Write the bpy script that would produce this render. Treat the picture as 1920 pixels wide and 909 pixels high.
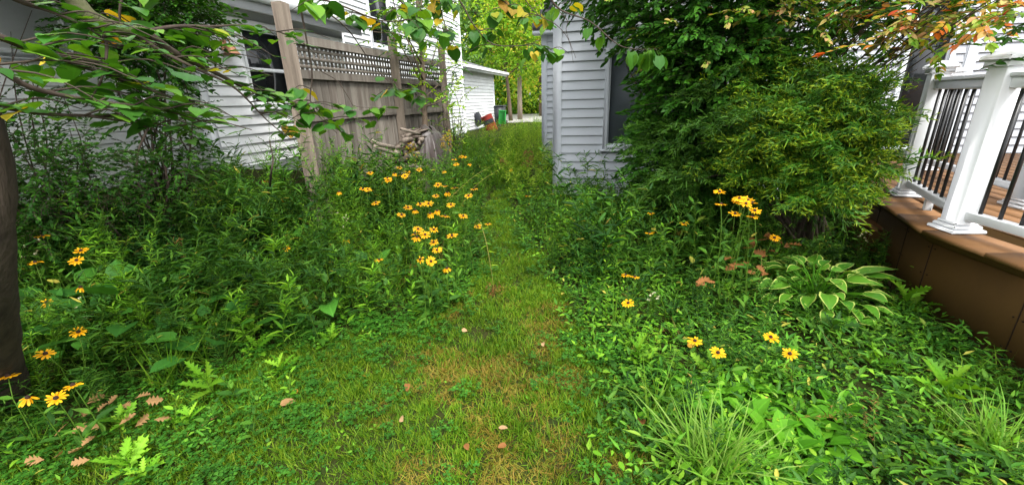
import bpy, math, random
import numpy as np
from math import radians, pi, sin, cos

for o in list(bpy.data.objects): bpy.data.objects.remove(o)
SC = bpy.context.scene
COL = SC.collection
random.seed(7); RNG = np.random.default_rng(11)

# ------------------------------------------------------------------ camera, world, sun, exposure
F, CX, CY = 780.0, 960.0, 454.5
CAM = np.array([0, 0, 1.5])
PITCH, YAW, ROLL = radians(19), radians(14), radians(-1.8)
def _rx(a): c, s = cos(a), sin(a); return np.array([[1,0,0],[0,c,-s],[0,s,c]])
def _rz(a): c, s = cos(a), sin(a); return np.array([[c,-s,0],[s,c,0],[0,0,1]])
MC = _rz(YAW) @ _rx(pi/2 - PITCH) @ _rz(ROLL)
cd = bpy.data.cameras.new('camera'); cam = bpy.data.objects.new('camera', cd); COL.objects.link(cam)
from mathutils import Matrix, Vector
m4 = Matrix(MC.tolist()).to_4x4(); m4.translation = Vector(CAM); cam.matrix_world = m4
cd.sensor_width = 36; cd.lens = F/1920*36; cd.clip_start = 0.02; cd.clip_end = 500
SC.camera = cam

SUN_EL, SUN_ROT = radians(52), radians(140)
w = bpy.data.worlds.new("World"); SC.world = w; w.use_nodes = True
nt = w.node_tree; nt.nodes.clear()
sky = nt.nodes.new('ShaderNodeTexSky'); sky.sky_type = 'NISHITA'; sky.sun_disc = False
sky.sun_elevation = SUN_EL; sky.sun_rotation = SUN_ROT; sky.air_density = 1.0; sky.dust_density = 4.0
hs = nt.nodes.new('ShaderNodeHueSaturation'); hs.inputs['Saturation'].default_value = 0.22; hs.inputs['Value'].default_value = 1.0
cloud = nt.nodes.new('ShaderNodeTexNoise'); cloud.inputs['Scale'].default_value = 2.2; cloud.inputs['Detail'].default_value = 6
crmp = nt.nodes.new('ShaderNodeValToRGB'); crmp.color_ramp.elements[0].position = .35; crmp.color_ramp.elements[1].position = .7
crmp.color_ramp.elements[0].color = (5.2, 5.4, 5.7, 1); crmp.color_ramp.elements[1].color = (9.5, 9.6, 9.7, 1)
mixw = nt.nodes.new('ShaderNodeMix'); mixw.data_type = 'RGBA'; mixw.inputs[0].default_value = 0.75
bg = nt.nodes.new('ShaderNodeBackground'); bg.inputs['Strength'].default_value = 0.15
ow = nt.nodes.new('ShaderNodeOutputWorld')
tcw = nt.nodes.new('ShaderNodeTexCoord')
nt.links.new(tcw.outputs['Generated'], cloud.inputs['Vector'])
nt.links.new(sky.outputs[0], hs.inputs['Color']); nt.links.new(cloud.outputs[0], crmp.inputs[0])
nt.links.new(hs.outputs[0], mixw.inputs[6]); nt.links.new(crmp.outputs[0], mixw.inputs[7])
nt.links.new(mixw.outputs[2], bg.inputs[0]); nt.links.new(bg.outputs[0], ow.inputs[0])
sl = bpy.data.lights.new('sun', 'SUN'); sl.energy = 1.5; sl.angle = radians(14); sl.color = (1, .97, .92)
so = bpy.data.objects.new('sun', sl); COL.objects.link(so)
# Nishita: sun_rotation measured clockwise from +Y
sd = Vector((sin(SUN_ROT)*cos(SUN_EL), cos(SUN_ROT)*cos(SUN_EL), sin(SUN_EL)))
so.rotation_euler = sd.to_track_quat('Z', 'Y').to_euler(); so.location = (3, -3, 12)
SC.view_settings.view_transform = 'Standard'; SC.view_settings.look = 'None'
SC.view_settings.exposure = 1.38; SC.view_settings.gamma = 1.0; SC.view_settings.use_curve_mapping = False
cy = SC.cycles
cy.max_bounces = 7; cy.diffuse_bounces = 4; cy.glossy_bounces = 2; cy.transmission_bounces = 5; cy.transparent_max_bounces = 4
cy.use_denoising = True; cy.use_adaptive_sampling = True; cy.adaptive_threshold = 0.02

# ------------------------------------------------------------------ where things stand
def ray(px, py): return MC @ np.array([(px-CX)/F, -(py-CY)/F, -1.0])
def atX(px, py, X): d = ray(px, py); return CAM + d*X/d[0]
def atY(px, py, Y): d = ray(px, py); return CAM + d*Y/d[1]
def atZ(px, py, Z): d = ray(px, py); return CAM + d*(Z-1.5)/d[2]
def atD(px, py, D): d = ray(px, py); return CAM + d/np.linalg.norm(d)*D
def sstep(a, b, x):
    t = np.clip((np.asarray(x, float)-a)/(b-a), 0, 1); return t*t*(3-2*t)
def G(x, y):
    x = np.asarray(x, float); y = np.asarray(y, float)
    z = .28*sstep(1.5, 8, y) + .15*sstep(8, 20, y) + .1*sstep(1.8, 4, -x)
    z = z + .012*np.sin(x*3.1+y*1.3) + .01*np.sin(y*4.3-x*2.2)
    return z
def atG(px, py, h=0.0):
    z = .1
    for i in range(14):
        p = atZ(px, py, z+h); z = .5*z + .5*float(G(p[0], p[1]))
    return p
def vnoise(x, y, s, seed=0):
    x = np.asarray(x)*s; y = np.asarray(y)*s
    xi = np.floor(x).astype(int); yi = np.floor(y).astype(int); xf = x-xi; yf = y-yi
    def h(a, b):
        n = (a*374761393 + b*668265263 + seed*1442695) & 0x7fffffff
        n = ((n ^ (n >> 13))*1274126177) & 0x7fffffff
        return ((n ^ (n >> 16)) & 0xffff)/65535.0
    u = xf*xf*(3-2*xf); v = yf*yf*(3-2*yf)
    return (h(xi, yi)*(1-u)+h(xi+1, yi)*u)*(1-v) + (h(xi, yi+1)*(1-u)+h(xi+1, yi+1)*u)*v
def fnoise(x, y, s, seed=0): return (vnoise(x, y, s, seed)*.55+vnoise(x, y, s*2.1, seed+5)*.3+vnoise(x, y, s*4.3, seed+9)*.15)

# ------------------------------------------------------------------ materials
MATS = []; MATN = {}
def reg(m): MATN[m.name] = len(MATS); MATS.append(m); return MATN[m.name]
def newmat(name):
    m = bpy.data.materials.new(name); m.use_nodes = True; n = m.node_tree; n.nodes.clear()
    out = n.nodes.new('ShaderNodeOutputMaterial'); return m, n, out
def ramp(n, cols, interp='LINEAR', pos=None):
    r = n.nodes.new('ShaderNodeValToRGB'); r.color_ramp.interpolation = interp
    e = r.color_ramp.elements
    while len(e) < len(cols): e.new(0.5)
    for i, c in enumerate(cols):
        e[i].position = pos[i] if pos else (i/(len(cols)-1) if interp == 'LINEAR' else i/len(cols))
        e[i].color = (*c, 1)
    return r
def leaf_mat(name, cols, trans=.3, rough=.5, edge=None, edge_from=.8, rib=1.25, tip=None, tipfrom=.5, spec=.14, pos=None):
    cols = [(c[0]*.8, c[1]*.76, c[2]*.38) if c[1] > c[0]*1.25 else (c[0]*.85, c[1]*.8, c[2]*.6) for c in cols]
    m, n, out = newmat(name); L = n.links.new
    g = n.nodes.new('ShaderNodeNewGeometry'); r = ramp(n, cols, pos=pos); L(g.outputs['Random Per Island'], r.inputs[0])
    tc = n.nodes.new('ShaderNodeTexCoord'); nz = n.nodes.new('ShaderNodeTexNoise'); nz.inputs['Scale'].default_value = 2.2; nz.inputs['Detail'].default_value = 2
    L(tc.outputs['Object'], nz.inputs['Vector'])
    mr = n.nodes.new('ShaderNodeMapRange'); mr.inputs[1].default_value = .3; mr.inputs[2].default_value = .7; mr.inputs[3].default_value = .72; mr.inputs[4].default_value = 1.3
    L(nz.outputs[0], mr.inputs[0])
    sc = n.nodes.new('ShaderNodeVectorMath'); sc.operation = 'SCALE'; L(r.outputs[0], sc.inputs[0]); L(mr.outputs[0], sc.inputs['Scale'])
    cur = sc.outputs[0]
    def amix(attr, a, b, target, mode='MIX', fac=1.0):
        nonlocal cur
        at = n.nodes.new('ShaderNodeAttribute'); at.attribute_name = attr
        q = n.nodes.new('ShaderNodeMapRange'); q.inputs[1].default_value = a; q.inputs[2].default_value = b; q.inputs[4].default_value = fac
        L(at.outputs['Fac'], q.inputs[0])
        x = n.nodes.new('ShaderNodeMix'); x.data_type = 'RGBA'; x.blend_type = mode; x.inputs[7].default_value = (*target, 1)
        L(q.outputs[0], x.inputs[0]); L(cur, x.inputs[6]); cur = x.outputs[2]
    if rib: amix('side', .16, .0, (rib, rib, rib), 'MULTIPLY')
    if tip: amix('along', tipfrom, 1.0, tip)
    if edge: amix('side', edge_from-.08, edge_from+.04, edge)
    b = n.nodes.new('ShaderNodeBsdfPrincipled'); b.inputs['Roughness'].default_value = rough
    b.inputs['Specular IOR Level'].default_value = spec
    L(cur, b.inputs['Base Color'])
    t = n.nodes.new('ShaderNodeBsdfTranslucent')
    tv = n.nodes.new('ShaderNodeVectorMath'); tv.operation = 'MULTIPLY'; tv.inputs[1].default_value = (1.35, 1.25, .4); L(cur, tv.inputs[0]); L(tv.outputs[0], t.inputs[0])
    mx = n.nodes.new('ShaderNodeMixShader'); mx.inputs[0].default_value = trans
    L(b.outputs[0], mx.inputs[1]); L(t.outputs[0], mx.inputs[2]); L(mx.outputs[0], out.inputs[0])
    return reg(m)
def solid_mat(name, c, rough=.6, spec=.4, metallic=0, noise=None, nscale=(5,5,5), island=None, bump=0, bscale=40, wet=None):
    """noise=(colour2, strength) ; island = spread of brightness per piece"""
    m, n, out = newmat(name); L = n.links.new
    b = n.nodes.new('ShaderNodeBsdfPrincipled'); b.inputs['Roughness'].default_value = rough; b.inputs['Metallic'].default_value = metallic
    b.inputs['Specular IOR Level'].default_value = spec
    tc = n.nodes.new('ShaderNodeTexCoord'); mp = n.nodes.new('ShaderNodeMapping'); mp.inputs['Scale'].default_value = nscale
    L(tc.outputs['Object'], mp.inputs[0])
    rgb = n.nodes.new('ShaderNodeRGB'); rgb.outputs[0].default_value = (*c, 1); cur = rgb.outputs[0]
    if noise:
        nz = n.nodes.new('ShaderNodeTexNoise'); nz.inputs['Scale'].default_value = 1; nz.inputs['Detail'].default_value = 6; nz.inputs['Roughness'].default_value = .65
        L(mp.outputs[0], nz.inputs['Vector'])
        q = n.nodes.new('ShaderNodeMapRange'); q.inputs[1].default_value = .38; q.inputs[2].default_value = .68; q.inputs[4].default_value = noise[1]; L(nz.outputs[0], q.inputs[0])
        x = n.nodes.new('ShaderNodeMix'); x.data_type = 'RGBA'; x.inputs[7].default_value = (*noise[0], 1); L(q.outputs[0], x.inputs[0]); L(cur, x.inputs[6]); cur = x.outputs[2]
    if island:
        g = n.nodes.new('ShaderNodeNewGeometry'); q = n.nodes.new('ShaderNodeMapRange'); q.inputs[3].default_value = 1-island; q.inputs[4].default_value = 1+island
        L(g.outputs['Random Per Island'], q.inputs[0])
        s = n.nodes.new('ShaderNodeVectorMath'); s.operation = 'SCALE'; L(cur, s.inputs[0]); L(q.outputs[0], s.inputs['Scale']); cur = s.outputs[0]
    L(cur, b.inputs['Base Color'])
    if bump:
        nb = n.nodes.new('ShaderNodeTexNoise'); nb.inputs['Scale'].default_value = bscale; nb.inputs['Detail'].default_value = 4
        L(mp.outputs[0], nb.inputs['Vector'])
        bm = n.nodes.new('ShaderNodeBump'); bm.inputs['Strength'].default_value = bump; bm.inputs['Distance'].default_value = .01
        L(nb.outputs[0], bm.inputs['Height']); L(bm.outputs[0], b.inputs['Normal'])
    L(b.outputs[0], out.inputs[0])
    return reg(m)

g1 = leaf_mat('leaf_aster', [(.03,.1,.03),(.045,.15,.035),(.08,.23,.04),(.14,.33,.07),(.5,.46,.1)], .24, pos=[0,.35,.7,.975,.99])
g2 = leaf_mat('leaf_dark_weed', [(.016,.065,.022),(.026,.1,.03),(.055,.18,.04),(.4,.3,.1)], .2, pos=[0,.5,.98,.995])
g3 = leaf_mat('leaf_bright_weed', [(.09,.28,.028),(.15,.4,.04),(.22,.5,.06),(.3,.56,.08)], .3)
g4 = leaf_mat('leaf_clover', [(.03,.13,.028),(.05,.19,.035),(.09,.28,.05)], .25, rib=1.4)
gcover = leaf_mat('leaf_ground_cover', [(.035,.14,.04),(.08,.27,.04),(.14,.4,.06),(.24,.54,.09),(.5,.5,.12)], .28, pos=[0,.35,.7,.98,.993])
ggrass = leaf_mat('grass_blade', [(.07,.2,.02),(.11,.28,.03),(.16,.34,.045),(.2,.36,.06)], .3, rib=0)
glawn = leaf_mat('lawn_blade', [(.06,.17,.018),(.1,.25,.025),(.17,.33,.035),(.27,.4,.05)], .3, rib=0)
gtan = leaf_mat('dead_grass_blade', [(.25,.17,.04),(.34,.26,.06),(.27,.26,.04),(.17,.21,.03),(.15,.24,.03)], .2, rib=0)
gsedge = leaf_mat('sedge_blade', [(.14,.38,.06),(.22,.48,.1),(.36,.58,.25)], .3, rib=1.3)
gmeadow = leaf_mat('meadow_leaf', [(.2,.46,.06),(.32,.6,.08),(.44,.66,.13),(.52,.7,.2)], .35)
gstem = leaf_mat('green_stem', [(.07,.17,.03),(.12,.24,.05)], .1, rib=0)
gdry = leaf_mat('dry_stalk', [(.4,.36,.14),(.3,.3,.1),(.36,.24,.1)], .1, rib=0)
gbrownhead = leaf_mat('brown_seed', [(.2,.09,.035),(.3,.15,.06),(.36,.2,.09)], .15, rib=0)
gpetal = leaf_mat('yellow_petal', [(.95,.46,.008),(1,.55,.012),(.9,.36,.006),(.98,.5,.01)], .25, rough=.5, rib=.85, tip=(.95,.52,.02), tipfrom=.4)
gcone = solid_mat('flower_cone', (.035,.014,.008), rough=.8, bump=.5, bscale=300)
gwhitefl = leaf_mat('white_petal', [(.75,.76,.72),(.82,.82,.8)], .3, rib=0)
ggold = leaf_mat('goldenrod_bloom', [(.6,.42,.03),(.75,.52,.04),(.5,.34,.04)], .2, rib=0)
gbud = leaf_mat('redbud_leaf', [(.035,.14,.045),(.05,.18,.045),(.08,.24,.045),(.16,.36,.055)], .32, rough=.5, rib=1.2, spec=.22)
gbudy = leaf_mat('redbud_leaf_turning', [(.5,.5,.05),(.6,.4,.05),(.36,.46,.05),(.4,.2,.05)], .35, rib=1.2)
geuo = leaf_mat('burning_bush_leaf', [(.02,.085,.02),(.032,.125,.025),(.05,.18,.032),(.08,.25,.045)], .28, rough=.45)
geuo2 = leaf_mat('burning_bush_tip_leaf', [(.12,.34,.05),(.24,.42,.08),(.4,.42,.14),(.6,.36,.22)], .3)
gred = leaf_mat('burning_bush_red_leaf', [(.24,.46,.08),(.46,.52,.18),(.8,.45,.3),(.75,.12,.08),(.36,.52,.1)], .42)
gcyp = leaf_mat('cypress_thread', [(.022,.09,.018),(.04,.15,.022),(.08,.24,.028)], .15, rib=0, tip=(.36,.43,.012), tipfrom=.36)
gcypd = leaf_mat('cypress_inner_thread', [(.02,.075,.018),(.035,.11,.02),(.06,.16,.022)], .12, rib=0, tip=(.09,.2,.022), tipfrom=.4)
gshr = leaf_mat('shrub_leaf', [(.018,.075,.02),(.032,.12,.025),(.07,.22,.035)], .28)
gfar = leaf_mat('far_leaf_green', [(.1,.28,.04),(.2,.45,.06),(.34,.58,.09)], .4, rib=0)
gfary = leaf_mat('far_leaf_yellow', [(.2,.46,.08),(.36,.62,.1),(.6,.74,.14),(.3,.56,.09),(.82,.62,.16)], .45, rib=0)
gfarb = leaf_mat('far_leaf_bluish', [(.1,.24,.12),(.18,.36,.2),(.28,.46,.3)], .35, rib=0)
ghosta = leaf_mat('hosta_leaf', [(.06,.22,.04),(.09,.28,.045),(.13,.34,.055)], .22, rough=.45, edge=(.5,.58,.14), edge_from=.87, rib=1.15)
gdock = leaf_mat('broad_leaf', [(.075,.28,.025),(.1,.34,.032),(.13,.38,.04)], .25, rough=.42, rib=1.35)
gdark = leaf_mat('dark_broad_leaf', [(.035,.14,.04),(.05,.19,.05),(.07,.24,.05)], .2, rough=.42, rib=1.3)
gfall = leaf_mat('fallen_leaf_tan', [(.3,.18,.09),(.4,.25,.14),(.24,.13,.06)], .15, rough=.7, rib=.8)
gfallp = leaf_mat('fallen_leaf_pink', [(.6,.42,.3),(.52,.33,.22)], .15, rough=.7, rib=.9)
gfallo = leaf_mat('fallen_leaf_orange', [(.5,.24,.04),(.56,.34,.05),(.42,.17,.04)], .15, rough=.7, rib=.8)
gfallr = leaf_mat('dry_leaf_rust', [(.2,.08,.03),(.27,.12,.05),(.34,.17,.08)], .15, rough=.7, rib=.8)
bark = solid_mat('bark_grey_brown', (.16,.12,.085), .9, .1, noise=((.07,.055,.04),.8), nscale=(6,6,2), bump=.8, bscale=8)
barkt = solid_mat('bark_dark', (.075,.058,.045), .95, .08, noise=((.03,.024,.02),.9), nscale=(14,14,3), bump=1.0, bscale=5)
barkm = solid_mat('bark_mossy', (.12,.105,.07), .9, .1, noise=((.1,.14,.04),.8), nscale=(8,8,8), bump=.7, bscale=6)
barkd = solid_mat('twig_dark', (.055,.04,.032), .85, .15, noise=((.1,.08,.06),.6), nscale=(20,20,20))
barkl = solid_mat('bark_pale', (.3,.25,.19), .9, .1, noise=((.15,.12,.09),.8), nscale=(4,4,1), bump=.6, bscale=6)
wside = solid_mat('white_vinyl_siding', (.84,.85,.86), .5, .35, noise=((.56,.58,.55),.5), nscale=(1.6,1.6,3.5))
gside = solid_mat('grey_vinyl_siding', (.44,.46,.5), .45, .4, noise=((.4,.43,.46),.4), nscale=(.8,.8,3))
wtrim = solid_mat('white_trim', (.78,.8,.82), .4, .45, noise=((.62,.64,.63),.4), nscale=(2,2,1))
gtrim = solid_mat('grey_white_trim', (.56,.59,.63), .4, .45, noise=((.45,.48,.48),.4), nscale=(2,2,1))
rail = solid_mat('white_vinyl_railing', (.84,.85,.87), .28, .5, noise=((.74,.76,.76),.3), nscale=(3,3,2))
blackm = solid_mat('black_metal', (.012,.012,.013), .35, .5)
glass = solid_mat('dark_window_glass', (.012,.014,.016), .05, .45, noise=((.03,.033,.036),.4), nscale=(1.2,1.2,.8))
screen = solid_mat('window_screen', (.045,.055,.062), .45, .35, noise=((.08,.095,.105),.5), nscale=(1.5,1.5,1.5))
tanf = solid_mat('tan_foundation', (.55,.47,.29), .9, .1, noise=((.4,.34,.22),.6), nscale=(4,4,4), bump=.4, bscale=15)
concr = solid_mat('concrete_grey', (.42,.4,.37), .9, .1, noise=((.3,.29,.27),.6), nscale=(3,3,3), bump=.3, bscale=15)
shing = solid_mat('roof_shingle', (.14,.14,.15), .95, .1, noise=((.22,.22,.23),.8), nscale=(12,12,12), island=.25, bump=.6, bscale=30)
wood = solid_mat('weathered_fence_wood', (.155,.14,.118), .9, .1, noise=((.07,.055,.045),.85), nscale=(14,14,1.3), island=.3, bump=.4, bscale=5)
woodp = solid_mat('weathered_post_wood', (.2,.165,.13), .9, .1, noise=((.09,.07,.055),.8), nscale=(16,16,1.1), island=.1, bump=.5, bscale=5)
logm = solid_mat('split_log_wood', (.27,.225,.185), .9, .1, noise=((.12,.09,.07),.8), nscale=(9,9,9), island=.3, bump=.7, bscale=5)
logb = solid_mat('log_bark', (.075,.058,.048), .95, .1, noise=((.16,.13,.1),.6), nscale=(10,10,10), bump=.9, bscale=6)
tarpm = solid_mat('brown_tarp', (.07,.055,.05), .42, .4, noise=((.06,.05,.045),.6), nscale=(3,3,3), bump=.2, bscale=8)
deckb = solid_mat('brown_deck_board', (.25,.125,.05), .65, .2, noise=((.17,.085,.035),.6), nscale=(2.5,9,5), island=.08, bump=.25, bscale=12)
skirt = solid_mat('brown_skirting', (.078,.042,.011), .7, .12, noise=((.055,.03,.01),.7), nscale=(1.6,1.6,1.2), bump=.15, bscale=10)
skirts = solid_mat('dark_brown_gap', (.02,.012,.008), .8, .1)
copper = solid_mat('copper', (.5,.25,.14), .5, .4, metallic=.3, noise=((.4,.2,.12),.6), nscale=(20,20,20))
redp = solid_mat('faded_red_fabric', (.42,.06,.045), .7, .2, noise=((.3,.04,.03),.5), nscale=(10,10,10))
dkp = solid_mat('dark_grey_plastic', (.06,.065,.075), .5, .35)
binb = solid_mat('bin_dark_plastic', (.03,.035,.04), .45, .4)
bing = solid_mat('bin_green_plastic', (.03,.4,.06), .45, .4)
furn = solid_mat('dark_patio_metal', (.03,.03,.032), .4, .4)

# ------------------------------------------------------------------ geometry accumulation
class T:
    def __init__(s, V=None, loops=None, cnt=None, A=None, mi=None):
        s.V = np.zeros((0,3)) if V is None else V; s.loops = np.zeros(0, int) if loops is None else loops
        s.cnt = np.zeros(0, int) if cnt is None else cnt; s.A = np.zeros((len(s.V),2)) if A is None else A
        s.mi = np.zeros(len(s.cnt), int) if mi is None else mi
    def mat(s, m): return T(s.V, s.loops, s.cnt, s.A, np.full(len(s.cnt), m))
class Acc:
    def __init__(s): s.p = []; s.n = 0
    def add(s, t, M=None, P=None, mat=None):
        if not len(t.V): return
        if M is None: M = np.eye(3)[None]; P = np.zeros((1,3)) if P is None else np.atleast_2d(P)
        M = np.asarray(M); P = np.atleast_2d(P)
        if M.ndim == 2: M = M[None]
        k = len(P)
        if k == 0: return
        V = (np.einsum('nij,vj->nvi', M, t.V) + P[:, None, :]).reshape(-1, 3)
        lo = (t.loops[None, :] + (np.arange(k)*len(t.V))[:, None]).ravel() + s.n
        mi = np.full(len(t.cnt)*k, mat) if mat is not None else np.tile(t.mi, k)
        s.p.append((V, lo, np.tile(t.cnt, k), np.tile(t.A, (k, 1)), mi)); s.n += len(V)
    def T(s):
        if not s.p: return T()
        return T(*[np.concatenate([q[i] for q in s.p]) for i in range(5)])
def mesh_obj(name, t, parent=None, loc=None, smooth=True):
    if isinstance(t, Acc): t = t.T()
    me = bpy.data.meshes.new(name)
    V = t.V if loc is None else t.V - np.asarray(loc)
    me.vertices.add(len(V)); me.vertices.foreach_set('co', V.astype(np.float32).ravel())
    me.loops.add(len(t.loops)); me.loops.foreach_set('vertex_index', t.loops.astype(np.int32))
    me.polygons.add(len(t.cnt)); st = np.concatenate([[0], np.cumsum(t.cnt)[:-1]]).astype(np.int32)
    me.polygons.foreach_set('loop_start', st)
    ids, inv = np.unique(t.mi, return_inverse=True)
    for i in ids: me.materials.append(MATS[int(i)])
    me.polygons.foreach_set('material_index', inv.astype(np.int32).ravel())
    if smooth: me.polygons.foreach_set('use_smooth', np.ones(len(t.cnt), bool))
    for i, nm in enumerate(('side', 'along')):
        a = me.attributes.new(nm, 'FLOAT', 'POINT'); a.data.foreach_set('value', t.A[:, i].astype(np.float32))
    me.update(calc_edges=True)
    o = bpy.data.objects.new(name, me); COL.objects.link(o)
    if parent is not None: o.parent = parent
    if loc is not None and parent is None: o.location = loc
    return o
def empty(name, loc, label, cat, group=None):
    o = bpy.data.objects.new(name, None); COL.objects.link(o); o.location = loc; o.empty_display_size = .1
    return tag(o, label, cat, group)
def tag(o, label=None, cat=None, group=None, kind=None):
    if label: o['label'] = label
    if cat: o['category'] = cat
    if group: o['group'] = group
    if kind: o['kind'] = kind
    return o
def part(name, acc, root, smooth=False):
    """acc holds world coordinates; the part sits under root"""
    t = acc.T() if isinstance(acc, Acc) else acc
    t = T(t.V - np.asarray(root.location), t.loops, t.cnt, t.A, t.mi)
    return mesh_obj(name, t, root, smooth=smooth)
def sub(name, acc, prt, root, smooth=False):
    t = acc.T() if isinstance(acc, Acc) else acc
    t = T(t.V - np.asarray(root.location), t.loops, t.cnt, t.A, t.mi)
    return mesh_obj(name, t, prt, smooth=smooth)

def box(x0, y0, z0, x1, y1, z1, m, bev=0.0):
    if bev <= 0:
        V = np.array([[x0,y0,z0],[x1,y0,z0],[x1,y1,z0],[x0,y1,z0],[x0,y0,z1],[x1,y0,z1],[x1,y1,z1],[x0,y1,z1]], float)
        Fs = [(0,3,2,1),(4,5,6,7),(0,1,5,4),(1,2,6,5),(2,3,7,6),(3,0,4,7)]
        return T(V, np.array(Fs).ravel(), np.full(6, 4), np.zeros((8,2)), np.full(6, m))
    b = bev; xs = [x0, x1]; ys = [y0, y1]; zs = [z0, z1]; V = []; idx = {}
    for i in (0,1):
        for j in (0,1):
            for k in (0,1):
                sx = b if i == 0 else -b; sy = b if j == 0 else -b; sz = b if k == 0 else -b
                for ax, v in enumerate([(xs[i], ys[j]+sy, zs[k]+sz), (xs[i]+sx, ys[j], zs[k]+sz), (xs[i]+sx, ys[j]+sy, zs[k])]):
                    idx[(i,j,k,ax)] = len(V); V.append(v)
    Fs = []
    def q(*a): Fs.append([idx[t] for t in a])
    for ax in range(3):
        for s in (0,1):
            c = []
            for (u, v) in ((0,0),(1,0),(1,1),(0,1)):
                t = [0,0,0]; t[ax] = s; o_ = [a for a in range(3) if a != ax]; t[o_[0]] = u; t[o_[1]] = v; c.append((*t, ax))
            q(*c)
    for ax in range(3):
        o_ = [a for a in range(3) if a != ax]
        for u in (0,1):
            for v in (0,1):
                t0 = [0,0,0]; t1 = [0,0,0]; t0[o_[0]] = t1[o_[0]] = u; t0[o_[1]] = t1[o_[1]] = v; t1[ax] = 1
                q((*t0, o_[0]), (*t1, o_[0]), (*t1, o_[1]), (*t0, o_[1]))
    for i in (0,1):
        for j in (0,1):
            for k in (0,1): q((i,j,k,0),(i,j,k,1),(i,j,k,2))
    cnt = np.array([len(f) for f in Fs]); return T(np.array(V, float), np.concatenate(Fs), cnt, np.zeros((len(V),2)), np.full(len(Fs), m))
def prism(pts, z0, z1, m):
    """pts 2d CCW polygon -> prism"""
    n = len(pts); V = [(x, y, z0) for x, y in pts] + [(x, y, z1) for x, y in pts]
    Fs = [list(range(n))[::-1], list(range(n, 2*n))] + [[i, (i+1) % n, n+(i+1) % n, n+i] for i in range(n)]
    return T(np.array(V, float), np.concatenate(Fs), np.array([len(f) for f in Fs]), np.zeros((2*n,2)), np.full(len(Fs), m))
def obox(p, u, wdt, dep, z0, z1, m, bev=0.0):
    """box centred at p (x,y); u = direction of its width"""
    t = box(-wdt/2, -dep/2, z0, wdt/2, dep/2, z1, m, bev); c, s = u[0], u[1]
    M = np.array([[c,-s,0],[s,c,0],[0,0,1]]); return T(t.V@M.T + np.array([p[0], p[1], 0]), t.loops, t.cnt, t.A, t.mi)
def beam(a, b, wdt, hgt, m, bev=0.0, up=(0,0,1)):
    """square-section bar from a to b"""
    a = np.asarray(a, float); b = np.asarray(b, float); L = np.linalg.norm(b-a); y = (b-a)/L
    x = np.cross(y, up); x /= np.linalg.norm(x); z = np.cross(x, y)
    t = box(-wdt/2, 0, -hgt/2, wdt/2, L, hgt/2, m, bev); M = np.stack([x, y, z], 1)
    return T(t.V@M.T + a, t.loops, t.cnt, t.A, t.mi)
def tube(pts, rad, m, n=6, cap=True, jit=0.0):
    pts = np.asarray(pts, float); k = len(pts); rad = np.broadcast_to(rad, (k,)) if np.ndim(rad) else np.full(k, rad)
    tg = np.gradient(pts, axis=0); tg /= np.linalg.norm(tg, axis=1)[:, None]+1e-9
    ref = np.array([0,0,1.]) if abs(tg[0][2]) < .9 else np.array([1.,0,0])
    V = []; x = np.cross(tg[0], ref); x /= np.linalg.norm(x)
    for i in range(k):
        x = x - tg[i]*np.dot(x, tg[i]); x /= np.linalg.norm(x)+1e-9; y = np.cross(tg[i], x)
        for j in range(n):
            a = 2*pi*j/n; r = rad[i]*(1+jit*(RNG.random()-.5)); V.append(pts[i] + r*(cos(a)*x + sin(a)*y))
    Fs = []
    for i in range(k-1):
        for j in range(n): Fs.append((i*n+j, i*n+(j+1) % n, (i+1)*n+(j+1) % n, (i+1)*n+j))
    loops = list(np.array(Fs).ravel()); cnt = [4]*len(Fs)
    if cap: loops += list(range(n))[::-1] + list(range((k-1)*n, k*n)); cnt += [n, n]
    return T(np.array(V), np.array(loops), np.array(cnt), np.tile([.5,0], (k*n,1)), np.full(len(cnt), m))
def smooth_path(p, k=4):
    p = np.asarray(p, float); out = []
    P = np.vstack([2*p[0]-p[1], p, 2*p[-1]-p[-2]])
    for i in range(1, len(P)-2):
        for t in np.linspace(0, 1, k, endpoint=False):
            a, b, c, d = P[i-1], P[i], P[i+1], P[i+2]
            out.append(.5*((2*b)+(-a+c)*t+(2*a-5*b+4*c-d)*t*t+(-a+3*b-3*c+d)*t**3))
    out.append(p[-1]); return np.array(out)
def frames(d, up=(0,0,1), L=1.0, W=None, roll=None):
    d = np.atleast_2d(d).astype(float); d /= np.linalg.norm(d, axis=1)[:, None]+1e-9
    up = np.broadcast_to(np.asarray(up, float), d.shape)
    x = np.cross(d, up); nx = np.linalg.norm(x, axis=1)[:, None]
    x = np.where(nx < 1e-3, np.array([1.,0,0]), x/(nx+1e-9)); z = np.cross(x, d)
    if roll is not None:
        c = np.cos(roll)[:, None]; s = np.sin(roll)[:, None]; x, z = c*x+s*z, -s*x+c*z
    L = np.broadcast_to(L, (len(d),)); W = L if W is None else np.broadcast_to(W, (len(d),))
    return np.stack([x*W[:, None], d*L[:, None], z*((L+W)/2)[:, None]], 2)
def leafT(ts, ws, droop=.15, fold=.15, back=None, m=0, waves=0.0, twist=0.0):
    """unit leaf along +y, half widths ws (fractions of width 1); back = list of y offsets of the side vertices"""
    n = len(ts); V = []; A = []
    for i, (t, w_) in enumerate(zip(ts, ws)):
        b = back[i] if back else 0
        z = -droop*t*t; a = twist*t
        wav = waves*(1 if i % 2 else -1)
        V += [(-w_*cos(a), t+b, z+fold*w_+wav-w_*sin(a)), (0, t, z), (w_*cos(a), t+b, z+fold*w_-wav+w_*sin(a))]; A += [(1, t), (0, t), (1, t)]
    Fs = []
    for i in range(n-1):
        a = i*3; Fs += [(a, a+1, a+4, a+3), (a+1, a+2, a+5, a+4)]
    return T(np.array(V, float), np.array(Fs).ravel(), np.full(len(Fs), 4), np.array(A, float), np.full(len(Fs), m))
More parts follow.
